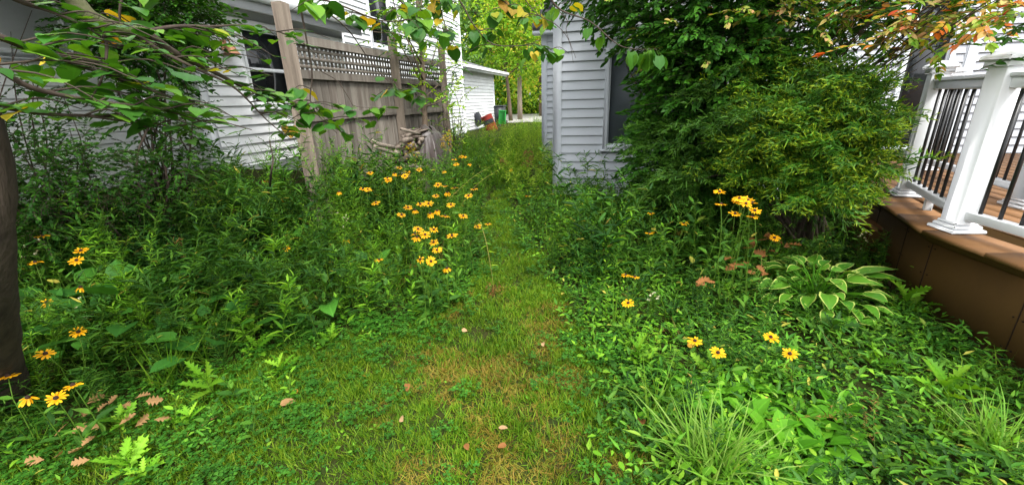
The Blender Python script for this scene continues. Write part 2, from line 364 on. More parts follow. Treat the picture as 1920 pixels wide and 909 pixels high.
def bladeT(n=4, droop=.4, w=.5, m=0, bend=0.0):
    V = []; A = []
    for i in range(n):
        t = i/(n-1); ww = w*(1-t**1.7)*.98+.01
        y = t*(1-.35*droop*t); z = -droop*t*t
        V += [(-ww, y, z), (ww, y, z)]; A += [(.5, t), (.5, t)]
    Fs = [(2*i, 2*i+1, 2*i+3, 2*i+2) for i in range(n-1)]
    return T(np.array(V, float), np.array(Fs).ravel(), np.full(n-1, 4), np.array(A), np.full(n-1, m))
LANCE = [leafT([0,.25,.6,1],[.03,.42,.36,.01], droop=d, fold=.35) for d in (.05,.25,.5)]
LANCE_LO = [leafT([0,.4,1],[.05,.5,.02], droop=d, fold=.3) for d in (.1,.35)]
OVATE = [leafT([0,.15,.4,.7,1],[.05,.38,.5,.36,.01], droop=d, fold=f) for d, f in ((.05,.15),(.2,.3),(.4,.2))]
OVATE_LO = [leafT([0,.35,1],[.06,.5,.03], droop=d, fold=.25) for d in (.1,.35)]
HEART = [leafT([0,.08,.2,.36,.54,.7,.84,.93,1],[.02,.34,.47,.53,.46,.33,.17,.06,.005], droop=d, fold=f, back=[0,-.17,-.12,-.03,0,0,0,0,0], waves=.012) for d, f in ((.1,.12),(.22,.25),(.35,.3),(.15,-.08))]
BROAD = [leafT([-.18,-.1,0,.12,.35,.6,.82,1],[.02,.025,.1,.4,.52,.46,.26,.01], droop=d, fold=f, waves=.012) for d, f in ((.15,.15),(.35,.25),(.5,.1))]
HOSTA = [leafT([0,.1,.22,.4,.6,.78,.91,1],[.05,.3,.44,.52,.46,.3,.14,.01], droop=d, fold=f, waves=.01, twist=tw) for d, f, tw in ((.25,.2,0),(.5,.3,.3),(.7,.15,-.3),(.4,.35,.1))]
LOBED = [leafT([0,.1,.16,.26,.32,.42,.5,.58,.66,.74,.82,.9,1],[.05,.1,.36,.14,.46,.18,.52,.16,.42,.14,.26,.08,.01], droop=d, fold=.2, back=[0,0,.06,0,.07,0,.08,0,.08,0,.06,0,0]) for d in (.15,.4)]
OAK = [leafT([0,.1,.22,.34,.46,.58,.7,.82,.92,1],[.03,.08,.36,.14,.46,.16,.42,.14,.22,.03], droop=d, fold=f, back=[0,0,.1,0,.08,0,.06,0,0,0]) for d, f in ((-.25,.6),(.35,-.3),(.1,.5))]
ROUND = [leafT([0,.15,.45,.8,1],[.03,.4,.5,.35,.05], droop=.2, fold=.35)]
CLOV = (lambda: (lambda a: ([a.add(leafT([0,.5,.85,1],[.03,.36,.48,.16], droop=.1, fold=.12, m=g4), frames([[sin(q), cos(q), .15]], L=1.0)[0], [0,0,0]) for q in (0, 2.1, 4.2)], a.T())[1])(Acc()))()
BLADES = [bladeT(4, d) for d in (.1,.4,.8)]
BLADES3 = [bladeT(3, d) for d in (.1,.5)]

def rv(a, b, n=None): return RNG.uniform(a, b, n)
def rdirs(n, el0, el1, az=None, spread=pi):
    a = rv(-pi, pi, n) if az is None else az + rv(-spread, spread, n)
    e = np.radians(rv(el0, el1, n)); return np.stack([np.cos(a)*np.cos(e), np.sin(a)*np.cos(e), np.sin(e)], 1)
def addl(acc, variants, P, D, L, W, m, up=(0,0,1), roll=.4):
    P = np.atleast_2d(P); D = np.atleast_2d(D); n = len(P); L = np.broadcast_to(L, (n,)); W = np.broadcast_to(W, (n,))
    k = RNG.integers(0, len(variants), n); R = RNG.normal(0, roll, n)
    M = frames(D, up, L, W, R)
    for i, v in enumerate(variants):
        s = k == i
        if s.any(): acc.add(v, M[s], P[s], m)

# ------------------------------------------------------------------ plant prototypes (template meshes)
def stalk_path(h, lean, n=5):
    a = rv(0, 2*pi); t = np.linspace(0, 1, n); wob = .012
    return np.stack([cos(a)*lean*t**1.6*h + RNG.normal(0, wob, n)*t*h*2, sin(a)*lean*t**1.6*h + RNG.normal(0, wob, n)*t*h*2, h*t*(1-.2*lean*t)], 1)
def along(path, t):
    t = np.asarray(t)*(len(path)-1); i = np.clip(np.floor(t).astype(int), 0, len(path)-2); f = (t-i)[:, None]
    return path[i]*(1-f) + path[i+1]*f
def aster(h, m, nl=26, Ll=(.05,.09), ww=.17, lo=False, br=4, var=None):
    a = Acc(); p = stalk_path(h, .25); a.add(tube(p, np.linspace(.003,.0012,5), gstem, 3, False))
    V = var or (LANCE_LO if lo else LANCE)
    t = np.sort(rv(.12, 1, nl)); az = np.arange(nl)*2.4 + rv(0, 6); e = np.radians(rv(5, 50, nl))
    D = np.stack([np.cos(az)*np.cos(e), np.sin(az)*np.cos(e), np.sin(e)], 1); L = rv(*Ll, nl)*(1.1-.45*t)
    addl(a, V, along(p, t), D, L, L*ww*rv(.8, 1.3, nl), m, roll=.3)
    for b in range(br):
        s = along(p, [rv(.45, .9)])[0]; d = rdirs(1, 30, 70)[0]; q = np.array([s, s+d*h*.14, s+d*h*.24+[0,0,h*.05]])
        a.add(tube(q, .001, gstem, 3, False)); k = 7; tt = rv(.15, 1, k)
        addl(a, V, along(q, tt), rdirs(k, 0, 60), rv(Ll[0]*.45, Ll[1]*.6, k), rv(Ll[0]*.45, Ll[1]*.6, k)*ww, m)
    return a.T()
def broadweed(h, m, pairs=6, Ll=(.05,.09), wr=.5):
    a = Acc(); p = stalk_path(h, .2); a.add(tube(p, np.linspace(.003,.0015,5), gstem, 3, False))
    az0 = rv(0, 6)
    for i in range(pairs):
        t = .15+.85*i/(pairs-1); s = along(p, [t])[0]
        for k in (0, 1):
            az = az0 + i*pi/2 + k*pi; e = radians(rv(0, 35) + 25*t); d = np.array([cos(az)*cos(e), sin(az)*cos(e), sin(e)])
            L = rv(*Ll)*(1.15-.55*t); q = s + d*.012; a.add(tube([s, q], .001, gstem, 3, False)); addl(a, OVATE, q[None], d[None], L, L*wr*rv(.85,1.15), m, roll=.2)
    return a.T()
def lobedweed(m, n=9, L0=.14, h=.12):
    a = Acc(); p = stalk_path(h, .2); a.add(tube(p, .003, gstem, 4, False)); t = np.linspace(.2, 1, n); az = np.arange(n)*2.4+rv(0,6)
    e = np.radians(rv(12, 35, n)+30*t); D = np.stack([np.cos(az)*np.cos(e), np.sin(az)*np.cos(e), np.sin(e)], 1)
    L = L0*rv(.75, 1.2, n)*(1.1-.3*t); addl(a, LOBED, along(p, t), D, L, L*.42, m, roll=.4); return a.T()
def cloverclump(n=10, r=.06, h=.06):
    a = Acc()
    for i in range(n):
        x, y = RNG.normal(0, r*.6, 2); hh = rv(.4, 1.2)*h; tp = np.array([x*1.2, y*1.2, hh])
        a.add(tube([[x*.6, y*.6, 0], tp], .0008, gstem, 3, False)); s = rv(.009, .016)
        d = rdirs(1, -15, 15)[0]; M = frames([d], L=s*1.2, W=s*1.2)[0]; a.add(CLOV, M, tp[None], g4)
    return a.T()
def covermat(n=16, r=.07, h=.07, m=0, Ll=(.02,.045), wr=.55, stems=False):
    a = Acc(); P = np.stack([RNG.normal(0, r, n), RNG.normal(0, r, n), rv(.15, 1, n)*h], 1)
    L = rv(*Ll, n); addl(a, OVATE_LO+OVATE[:2], P, rdirs(n, -5, 45), L, L*wr*rv(.8,1.2,n), m, roll=.4)
    return a.T()
def tuft(n, L, W, m, el=(45, 85), r=.012, V=None):
    a = Acc(); P = np.stack([RNG.normal(0, r, n), RNG.normal(0, r, n), np.zeros(n)], 1); l = rv(.6, 1.2, n)*L
    addl(a, V or BLADES, P, rdirs(n, *el), l, W*rv(.7,1.2,n), m, roll=.8); return a.T()
def rosette(n, L, wr, m, V, el=(10,60), r=.015, petiole=0.0):
    a = Acc(); az = np.arange(n)*2.4+rv(0,6); e = np.radians(np.linspace(el[0], el[1], n)+rv(-8,8,n))
    D = np.stack([np.cos(az)*np.cos(e), np.sin(az)*np.cos(e), np.sin(e)], 1); l = L*rv(.7,1.15,n)*np.linspace(1.1,.7,n)
    P = D*r
    if petiole:
        for i in range(n):
            q = np.array([P[i]*0, D[i]*petiole*.6+[0,0,petiole*.3], D[i]*petiole+[0,0,petiole*.35]]); a.add(tube(q, .0018, gstem, 4, False)); P[i] = q[-1]
        D = D*np.array([1,1,.4])
    addl(a, V, P, D, l, l*wr, m, roll=.2); return a.T()
def scatter(acc, variants, X, Y, smin=.8, smax=1.25, tilt=.12, z=None, scale=None, hmul=None):
    n = len(X)
    if n == 0: return
    Z = G(X, Y) if z is None else z; az = rv(0, 2*pi, n); s = rv(smin, smax, n) if scale is None else scale
    c, si = np.cos(az), np.sin(az); tx, ty = RNG.normal(0, tilt, n), RNG.normal(0, tilt, n)
    M = np.zeros((n,3,3)); M[:,0,0] = c; M[:,0,1] = -si; M[:,1,0] = si; M[:,1,1] = c; M[:,2,2] = 1; M[:,0,2] = tx; M[:,1,2] = ty
    M *= s[:, None, None]
    if hmul is not None: M[:, 2, 2] *= hmul
    k = RNG.integers(0, len(variants), n); P = np.stack([X, Y, Z], 1)
    for i, v in enumerate(variants):
        q = k == i
        if q.any(): acc.add(v, M[q], P[q])
def poisson(x0, x1, y0, y1, dens):
    """jittered points; dens(x,y) = wanted number per square metre"""
    dm = max(float(np.max(dens(*np.meshgrid(np.linspace(x0,x1,40), np.linspace(y0,y1,60))))), 1e-6)
    n = int(dm*(x1-x0)*(y1-y0)); X = rv(x0, x1, n); Y = rv(y0, y1, n); keep = RNG.random(n)*dm < dens(X, Y); return X[keep], Y[keep]
def vis(X, Y, zt=.6, margin=120):
    """only what the picture (with a margin for a side step) can see"""
    out = np.zeros(len(X), bool)
    for z in (0, zt):
        q = np.stack([X, Y, np.full(len(X), z)-1.5], 1) @ MC
        with np.errstate(all='ignore'):
            px = CX+F*q[:,0]/-q[:,2]; py = CY-F*q[:,1]/-q[:,2]
        out |= (q[:,2] < -.05) & (px > -margin*2) & (px < 1920+margin*2) & (py < 909+margin*1.5)
    return out
def vpoisson(*a, **k):
    X, Y = poisson(*a); v = vis(X, Y, **k); return X[v], Y[v]
def interp_edge(pts):
    p = np.array(pts); p = p[np.argsort(p[:, 1])]; return lambda y: np.interp(y, p[:, 1], p[:, 0])
XL = interp_edge([(-2.4,.5),(-2.45,1.03),(-2.3,1.24),(-2.2,1.53),(-2.05,1.82),(-1.75,2.04),(-1.55,2.23),(-1.27,2.42),(-1.08,2.7),(-1.15,3.36),(-1.38,4.3),(-1.55,5.3),(-1.75,6.5),(-2.05,7.9),(-2.9,12)])
XR = interp_edge([(.16,.5),(.15,1.35),(.08,1.66),(.03,2.06),(-.19,2.47),(-.35,2.89),(-.59,3.44),(-.95,4.2),(-1.32,5.1),(-1.6,6.15),(-1.75,7.36),(-1.9,12)])

XG = interp_edge([(-1.45,.5),(-1.55,1.03),(-1.6,1.24),(-1.62,1.53),(-1.58,1.82),(-1.48,2.04),(-1.4,2.23),(-1.2,2.42),(-1.08,2.7),(-1.17,3.36),(-1.5,4.3),(-1.75,5.3),(-1.95,6.5),(-2.2,7.9),(-3.0,12)])
# ================================================================== SETTING
def heightgrid(name, x0, x1, y0, y1, nx, ny, m, dz=0.0):
    X, Y = np.meshgrid(np.linspace(x0, x1, nx), np.linspace(y0, y1, ny)); V = np.stack([X.ravel(), Y.ravel(), (G(X, Y)+dz).ravel()], 1)
    i = np.arange(nx-1)[None, :]+np.arange(ny-1)[:, None]*nx; i = i.ravel(); Fs = np.stack([i, i+1, i+nx+1, i+nx], 1)
    return mesh_obj(name, T(V, Fs.ravel(), np.full(len(Fs), 4), np.zeros((len(V),2)), np.full(len(Fs), m)))
soil = solid_mat('soil_and_moss', (.028,.045,.01), 1, .03, noise=((.05,.035,.015),.8), nscale=(9,9,9), bump=.8, bscale=6)
xs = np.concatenate([np.linspace(-90,-9,10), np.linspace(-8.5,8,110), np.linspace(9,90,10)]); ys = np.concatenate([np.linspace(-60,-2,8), np.linspace(-1.5,14,110), np.linspace(15,30,16), np.linspace(34,160,10)])
Xg, Yg = np.meshgrid(xs, ys); Vg = np.stack([Xg.ravel(), Yg.ravel(), G(Xg, Yg).ravel()], 1); nx = len(xs)
ig = (np.arange(nx-1)[None, :]+np.arange(len(ys)-1)[:, None]*nx).ravel(); Fg = np.stack([ig, ig+1, ig+nx+1, ig+nx], 1)
tag(mesh_obj('ground', T(Vg, Fg.ravel(), np.full(len(Fg), 4), np.zeros((len(Vg),2)), np.full(len(Fg), soil))), kind='structure')
a = Acc(); a.add(prism([(-9,18.6),(-3.2,18.6),(-1.5,26),(-1.5,27.5),(-9,27.5)], .3, float(G(-4,22))+.03, concr))
tag(mesh_obj('driveway', a, smooth=False), kind='structure')

# ---- siding
def siding(acc, p0, u, n, length, z0, z1, m, course=.1016, holes=()):
    """p0 (x,y), u along, n outward; holes=[(s0,s1,za,zb)]"""
    p0 = np.array([*p0, 0.]); u = np.array([*u, 0.]); n = np.array([*n, 0.])
    z = z0; V = []; Fs = []
    while z < z1-1e-4:
        zt = min(z+course, z1); spans = [(0, length)]
        for (s0, s1, za, zb) in holes:
            if za < (z+zt)/2 < zb: spans = [q for (a_, b_) in spans for q in ((a_, min(b_, s0)), (max(a_, s1), b_)) if q[1]-q[0] > .01]
        for (a_, b_) in spans:
            pr = [(zt, .001), (z+.03, .012), (z+.012, .0195), (z+.006, .0185), (z+.007, .001)]
            k = len(V)
            for (zz, off) in pr:
                for s in (a_, b_): V.append(p0+u*s+n*off+np.array([0,0,zz]))
            Fs += [(k+2*i, k+2*i+2, k+2*i+3, k+2*i+1) for i in range(4)]
        z = zt
    acc.add(T(np.array(V), np.array(Fs).ravel(), np.full(len(Fs), 4), np.zeros((len(V),2)), np.full(len(Fs), m)))
def window(root, p0, u, n, s0, s1, za, zb, trim, gl, fw=.06, mull=(), vm=(), sill=True, name='window'):
    u2 = np.array(u, float); n2 = np.array(n, float); p0 = np.array(p0, float)
    def bx(a, b, c, d, o0, o1, m, bev=.004):
        q = [p0+u2*a+n2*o0, p0+u2*b+n2*o0, p0+u2*b+n2*o1, p0+u2*a+n2*o1]
        mid = (q[0]+q[2])/2; return obox(mid, u2, b-a, o1-o0, c, d, m, bev)
    f = Acc()
    f.add(bx(s0, s0+fw, za, zb, -.05, .035, trim)); f.add(bx(s1-fw, s1, za, zb, -.05, .035, trim))
    f.add(bx(s0+fw, s1-fw, zb-fw, zb, -.05, .033, trim)); f.add(bx(s0+fw, s1-fw, za, za+fw, -.05, .033, trim))
    for z in mull: f.add(bx(s0+fw, s1-fw, z-.02, z+.02, -.03, .018, trim))
    for s in vm: f.add(bx(s-.02, s+.02, za+fw, zb-fw, -.03, .018, trim))
    fr = part(name, f, root)
    if sill: g = Acc(); g.add(bx(s0-.03, s1+.03, za-.03, za+.001, -.02, .055, trim)); sub('sill', g, fr, root)
    g = Acc(); g.add(bx(s0+fw, s1-fw, za+fw, zb-fw, -.03, -.02, gl, 0)); sub('pane', g, fr, root)
    # inner sash edge
    g = Acc(); i = .018
    for (a_, b_, c_, d_) in ((s0+fw, s0+fw+i, za+fw, zb-fw), (s1-fw-i, s1-fw, za+fw, zb-fw), (s0+fw+i, s1-fw-i, za+fw, za+fw+i), (s0+fw+i, s1-fw-i, zb-fw-i, zb-fw)): g.add(bx(a_, b_, c_, d_, -.019, .004, trim, 0))
    sub('sash', g, fr, root)
    return fr

# ---- left house
NX = -4.0; MX = -4.7; TX = -4.5
lh = empty('white_house', (-5, 5, .3), 'white sided neighbouring house beside the wooden fence, with a taller wing behind it', 'house')
a = Acc(); s_w = (2.0, 3.05, 1.93, 3.0)
siding(a, (MX, -2.5), (0,1), (1,0), 6.03, .8, 2.75, wside, holes=[(s_w[0]+2.5, s_w[1]+2.5, 1.93, 2.7)])
a.add(box(MX-.2, -2.5, .8, MX-.001, 3.5, 2.75, wside))
part('wall', a, lh)
a = Acc(); a.add(box(MX-.2, -2.5, .1, MX-.06, 3.4, .8, tanf)); part('foundation', a, lh)
bz = .9; wy0 = float(atX(455,120,NX)[1]); wy1 = float(atX(543,120,NX)[1])
wz0, wz1 = 1.49, 2.36
a = Acc(); siding(a, (NX, 3.6), (0,1), (1,0), 2.35, bz, 2.5, wside, holes=[(wy0-3.6, wy1-3.6, wz0, wz1)])
siding(a, (MX+.013, 3.53), (1,0), (0,-1), .63, bz, 2.5, wside); a.add(box(NX-.6, 3.56, bz+.001, NX-.06, 5.95, 2.5, wside))
part('bay_wall', a, lh)
a = Acc(); a.add(box(NX-.07, 3.51, bz-.005, NX+.02, 3.6, 2.5, wtrim, .004)); a.add(box(NX-.09, 5.95, bz, NX+.02, 6.03, 2.5, wtrim, .004)); a.add(box(NX-.62, 3.6, bz-.03, NX+.018, 5.95, bz-.001, wtrim)); part('corner_trim', a, lh)
window(lh, (NX, 0), (0,1), (1,0), wy0, wy1, wz0, wz1, wtrim, glass, .045, mull=(1.9,), name='bay_window')
window(lh, (MX, 0), (0,1), (1,0), s_w[0], s_w[1], 1.93, 2.72, wtrim, glass, .05, name='side_window')
a = Acc()
a.add(box(MX-.1, -2.5, 2.5, NX+.28, 6.1, 2.54, wtrim)); a.add(box(NX+.281, -2.5, 2.44, NX+.30, 6.1, 2.62, wtrim, .003)); a.add(box(NX+.001, -2.5, 2.4, NX+.03, 6.0, 2.499, wtrim, .003))
a.add(box(NX+.15, 3.3, 2.47, NX+.22, 6.1, 2.499, wtrim, .003))
sf = part('soffit', a, lh)
a = Acc(); gp_ = [(0,.0),(.085,.0),(.11,.05),(.115,.1),(.1,.1),(.095,.055),(.075,.012),(.012,.012),(.012,.1),(0,.1)]
V = [(NX+.301+x, y, 2.53+z) for y in (-2.5, 6.15) for x, z in gp_]; ng = len(gp_)
Fs = [[i, (i+1) % ng, ng+(i+1) % ng, ng+i] for i in range(ng)] + [list(range(ng)), list(range(ng, 2*ng))[::-1]]
a.add(T(np.array(V), np.concatenate(Fs), np.array([len(f) for f in Fs]), np.zeros((len(V),2)), np.full(len(Fs), wtrim))); part('gutter', a, lh)
a = Acc(); V = np.array([(NX+.33,-2.5,2.635),(NX+.33,6.1,2.635),(-9,6.1,4.1),(-9,-2.5,4.1),(NX+.33,-2.5,2.66),(NX+.33,6.1,2.66),(-9,6.1,4.13),(-9,-2.5,4.13)], float)
Fs = [(0,1,2,3),(7,6,5,4),(0,4,5,1),(1,5,6,2),(2,6,7,3),(3,7,4,0)]; a.add(T(V, np.array(Fs).ravel(), np.full(6,4), np.zeros((8,2)), np.full(6, shing))); part('roof', a, lh)
# two storey wing
Y0, Y1 = float(atX(633,40,TX)[1]), float(atX(865,120,TX)[1])
ty0, ty1 = float(atX(691,50,TX)[1]), float(atX(733,50,TX)[1])
a = Acc(); siding(a, (TX, Y0+.08), (0,1), (1,0), Y1-Y0-.16, .55, 5.8, wside, holes=[(ty0-Y0-.08, ty1-Y0-.08, 2.5, 3.95)])
siding(a, (-9, Y0), (1,0), (0,-1), 9+TX-.08, 2.2, 5.8, wside); a.add(box(-9, Y0+.01, .3, TX-.06, Y1, 5.79, wside)); part('tall_wall', a, lh)
a = Acc(); a.add(box(TX-.09, Y0-.02, .55, TX+.022, Y0+.08, 5.8, wtrim, .004)); part('tall_corner_trim', a, lh); a = Acc(); a.add(box(TX-.09, Y1-.08, .55, TX+.022, Y1+.02, 5.8, wtrim, .004)); part('tall_corner_trim', a, lh)
window(lh, (TX, 0), (0,1), (1,0), ty0, ty1, 2.5, 3.95, wtrim, glass, .06, mull=(3.0,3.5), name='upper_window')
a = Acc(); yd = float(atX(826,90,TX)[1]); a.add(box(TX+.02, yd-.04, .6, TX+.08, yd+.04, 5.7, wtrim, .008)); part('downspout', a, lh)
a = Acc(); V = np.array([(TX+.4,Y0-.4,5.72),(TX+.4,Y1+.4,5.72),(-7,Y1+.4,7.6),(-7,Y0-.4,7.6),(TX+.4,Y0-.4,5.9),(TX+.4,Y1+.4,5.9),(-7,Y1+.4,7.8),(-7,Y0-.4,7.8)], float)
a.add(T(V, np.array(Fs).ravel(), np.full(6,4), np.zeros((8,2)), np.full(6, shing))); part('tall_roof', a, lh)
# copper lantern on the bay wall
cl = atX(434,96,NX+.1); lt = empty('wall_lantern', tuple(cl), 'small copper bell shaped lantern on the white wall beside the bay window', 'lantern')
prof = [(.0,.075),(.012,.07),(.03,.055),(.045,.03),(.055,.0),(.07,-.02),(.085,-.03),(.08,-.035),(.05,-.02)]
V = []; n_ = 16
for r, z in prof:
    for j in range(n_): V.append((r*cos(2*pi*j/n_)+cl[0], r*sin(2*pi*j/n_)+cl[1], z+cl[2]))
Fs2 = [(i*n_+j, i*n_+(j+1) % n_, (i+1)*n_+(j+1) % n_, (i+1)*n_+j) for i in range(len(prof)-1) for j in range(n_)]
a = Acc(); a.add(T(np.array(V), np.array(Fs2).ravel(), np.full(len(Fs2),4), np.zeros((len(V),2)), np.full(len(Fs2), copper))); part('lamp_shade', a, lt, True)
a = Acc(); a.add(tube(smooth_path([(NX+.01,cl[1],cl[2]+.06),(NX+.05,cl[1],cl[2]+.12),(NX+.1,cl[1],cl[2]+.1),(NX+.1,cl[1],cl[2]+.07)]), .006, copper, 6)); a.add(obox((NX+.022,cl[1]), (1,0), .014, .07, cl[2]+.01, cl[2]+.11, copper, .003)); part('bracket', a, lt, True)

# ---- garage
GX = -5.0; gy1 = float(atX(927,200,GX)[1])
gr = empty('white_garage', (GX-1, gy1-2, .45), 'low white sided garage at the end of the passage beyond the fence', 'garage')
a = Acc(); siding(a, (GX, 13.2), (0,1), (1,0), gy1-13.2-.08, .5, 2.55, wside, course=.115); a.add(box(-9, 13.2, .3, GX-.03, gy1-.02, 2.55, wside)); part('wall', a, gr)
a = Acc(); a.add(box(GX-.08, gy1-.08, .5, GX+.02, gy1+.02, 2.55, wtrim, .004)); part('corner_trim', a, gr)
a = Acc(); Vr = np.array([(GX+.35,13,2.42),(GX+.35,gy1+.9,2.42),(-9.5,gy1+.9,3.9),(-9.5,13,3.9),(GX+.35,13,2.56),(GX+.35,gy1+.9,2.56),(-9.5,gy1+.9,4.04),(-9.5,13,4.04)], float)
Fs = [(0,1,2,3),(7,6,5,4),(0,4,5,1),(1,5,6,2),(2,6,7,3),(3,7,4,0)]
a.add(T(Vr, np.array(Fs).ravel(), np.full(6,4), np.zeros((8,2)), np.full(6, shing))); part('roof', a, gr)
a = Acc(); a.add(box(GX+.352, 13, 2.40, GX+.37, gy1+.9, 2.575, wtrim)); a.add(box(GX+.371, 13, 2.47, GX+.46, gy1+.92, 2.56, wtrim, .01)); part('gutter', a, gr)

# ---- right house
RY = 5.7; RX0 = -.79; RX1 = 2.0; SY = 8.2; BY = 7.05
rh = empty('grey_white_house', (1, 6.5, .25), 'house with pale grey lap siding and a large dark window behind the shrubs', 'house')
wx0, wx1 = -.16, .95
a = Acc(); siding(a, (RX0+.09, RY), (1,0), (0,-1), RX1-RX0-.18, .22, 5.5, gside, course=.113, holes=[(wx0-RX0-.09, wx1-RX0-.09, .84, 2.05)])
siding(a, (RX0, RY+.09), (0,1), (-1,0), 2.6, .22, 5.5, gside, course=.113); siding(a, (RX1, RY+.09), (0,1), (1,0), BY-RY-.09, .22, 5.5, gside, course=.113)
a.add(box(RX0+.05, RY+.06, .1, RX1-.05, 12, 5.49, gside)); part('wall', a, rh)
a = Acc(); a.add(box(RX0-.02, RY-.022, .2, RX0+.09, RY+.09, 5.5, gtrim, .004)); a.add(box(RX1-.09, RY-.022, .2, RX1+.02, RY+.09, 5.5, gtrim, .004)); part('corner_trim', a, rh)
window(rh, (0, RY), (1,0), (0,-1), wx0, wx1, .84, 2.05, gtrim, screen, .055, vm=(.5,), name='front_window')
a = Acc(); siding(a, (-1.28, SY), (1,0), (0,-1), 1.28+RX0, .3, 2.6, gside, course=.113); siding(a, (-1.36, SY+.08), (0,1), (-1,0), 3.4, .3, 2.6, gside, course=.113); a.add(box(-1.34, SY+.03, .1, RX0+.1, 11.5, 2.58, gside)); part('side_wall', a, rh)
a = Acc(); a.add(box(-1.38, SY-.02, .3, -1.28, SY+.08, 2.6, gtrim, .004)); part('side_corner_trim', a, rh)
a = Acc()
for i in range(7):
    y0 = SY-.25; z = 2.62+i*.1; x0 = -1.5+i*.07
    a.add(box(x0, y0, z, RX0-.03, 11.6, z+.115, shing, .006))
part('side_roof', a, rh)
a = Acc(); a.add(box(-1.5, SY-.23, 2.56, RX0-.03, SY+.0, 2.615, gtrim)); part('side_fascia', a, rh)
dx0, dx1 = float(atY(1700,150,BY)[0])-.12, float(atY(1775,150,BY)[0])
a = Acc(); siding(a, (RX1+.02, BY), (1,0), (0,-1), 6.5, .3, 5.5, gside, course=.105, holes=[(dx0-RX1-.02, dx1-RX1-.02, .66, 2.7)]); a.add(box(RX1, BY+.06, .1, 8.6, 12, 5.49, gside)); part('back_wall', a, rh)
window(rh, (0, BY), (1,0), (0,-1), dx0, dx1, .66, 2.7, gtrim, glass, .06, name='patio_door', sill=False)
a = Acc(); cx = dx1+.12; a.add(box(cx, BY-.03, .64, cx+.12, BY+.01, 5.4, gtrim, .006)); part('trim_column', a, rh)

# ---- fence
FX = -3.2
py_ = [float(atX(536,120,FX)[1]), float(atX(736,150,FX)[1]), float(atX(826,150,FX)[1])]
fn = empty('wooden_fence', (FX, 5.5, .3), 'weathered grey board fence with a lattice top between tall posts', 'fence')
ptop = [2.42, 2.38, 2.5]
for i, y in enumerate(py_):
    a = Acc(); wd = .115 if i == 0 else .1; a.add(box(FX-wd/2+.06, y-wd/2, .1, FX+wd/2+.06, y+wd/2, ptop[i], woodp, .008))
    if i == 0: a.add(box(FX-.02, y-.03, ptop[i], FX+.09, y+.05, ptop[i]+.012, woodp, .004))
    part('post', a, fn)
a = Acc(); yy = py_[0]+.06
zt = 1.82; zr = 2.16
while yy < py_[2]-.05:
    bw = rv(.128, .142); a.add(box(FX-.018-rv(0,.004), yy, .22+rv(0,.03), FX, yy+bw-.004, zt-.02, wood, .003)); yy += bw+rv(.001,.004)
part('boards', a, fn)
a = Acc()
a.add(box(FX+.001, py_[0]+.06, 1.76, FX+.035, py_[2]-.05, 1.85, wood, .004)); a.add(box(FX-.03, py_[0]+.06, 2.09, FX+.04, py_[2]-.05, 2.18, wood, .004))
part('top_rail', a, fn)
a = Acc(); a.add(box(FX+.001, py_[0]+.06, 1.33, FX+.036, py_[1]-.052, 1.42, wood, .004)); a.add(box(FX+.001, py_[1]+.052, 1.31, FX+.036, py_[2]-.05, 1.4, wood, .004)); part('middle_rail', a, fn)
a = Acc(); yy = py_[0]+.07
while yy < py_[2]-.05: a.add(box(FX-.004, yy, 1.851, FX+.004, yy+.034, 2.089, wood)); yy += .072
for z in (1.885, 1.965, 2.045): a.add(box(FX+.0045, py_[0]+.06, z-.016, FX+.012, py_[2]-.05, z+.016, wood))
part('lattice', a, fn)

# ---- deck
z0d = .6
dA = atZ(1640,372,z0d); dB = atZ(1737,437,z0d); dC = atZ(1925,506,z0d)
A2, B2, C2 = dA[:2], dB[:2], dC[:2]
C3 = C2 + (C2-B2)/np.linalg.norm(C2-B2)*1.6
poly = [tuple(B2), tuple(A2), (2.35, BY-.02), (6.5, BY-.02), (6.5, -.8), tuple(C3)][::-1]
dk = empty('porch_deck', (float(B2[0]), float(B2[1]), .05), 'low brown porch deck with tall skirting and an angled front corner', 'deck')
def inset(pts, d):
    p = np.array(pts); c = p.mean(0); return [tuple(q + (c-q)/np.linalg.norm(c-q)*d) for q in p]
a = Acc(); a.add(prism(inset(poly, .05), .0, z0d-.06, skirt)); part('skirting', a, dk)
a = Acc(); ps = [np.array(q) for q in inset(poly, .05)]
for (p, q) in zip(ps, ps[1:]+ps[:1]):
    L = np.linalg.norm(q-p); u = (q-p)/L; nr = np.array([u[1], -u[0]])
    if np.dot(nr, p-np.mean(np.array(ps), 0)) < 0: nr = -nr
    for s_ in np.arange(.02, L, .61):
        c = p+u*s_+nr*.002; a.add(obox(c, u, .004, .004, .02, z0d-.07, skirts))
        for zz in (.14, .32, .5):
            for o_ in (-.025, .025): c2 = p+u*(s_+o_)+nr*.001; a.add(obox(c2, u, .008, .005, zz, zz+.008, skirts))
part('skirting_joints', a, dk)
a = Acc(); a.add(prism(inset(poly, .035), z0d-.059, z0d-.004, skirt)); part('fascia', a, dk)
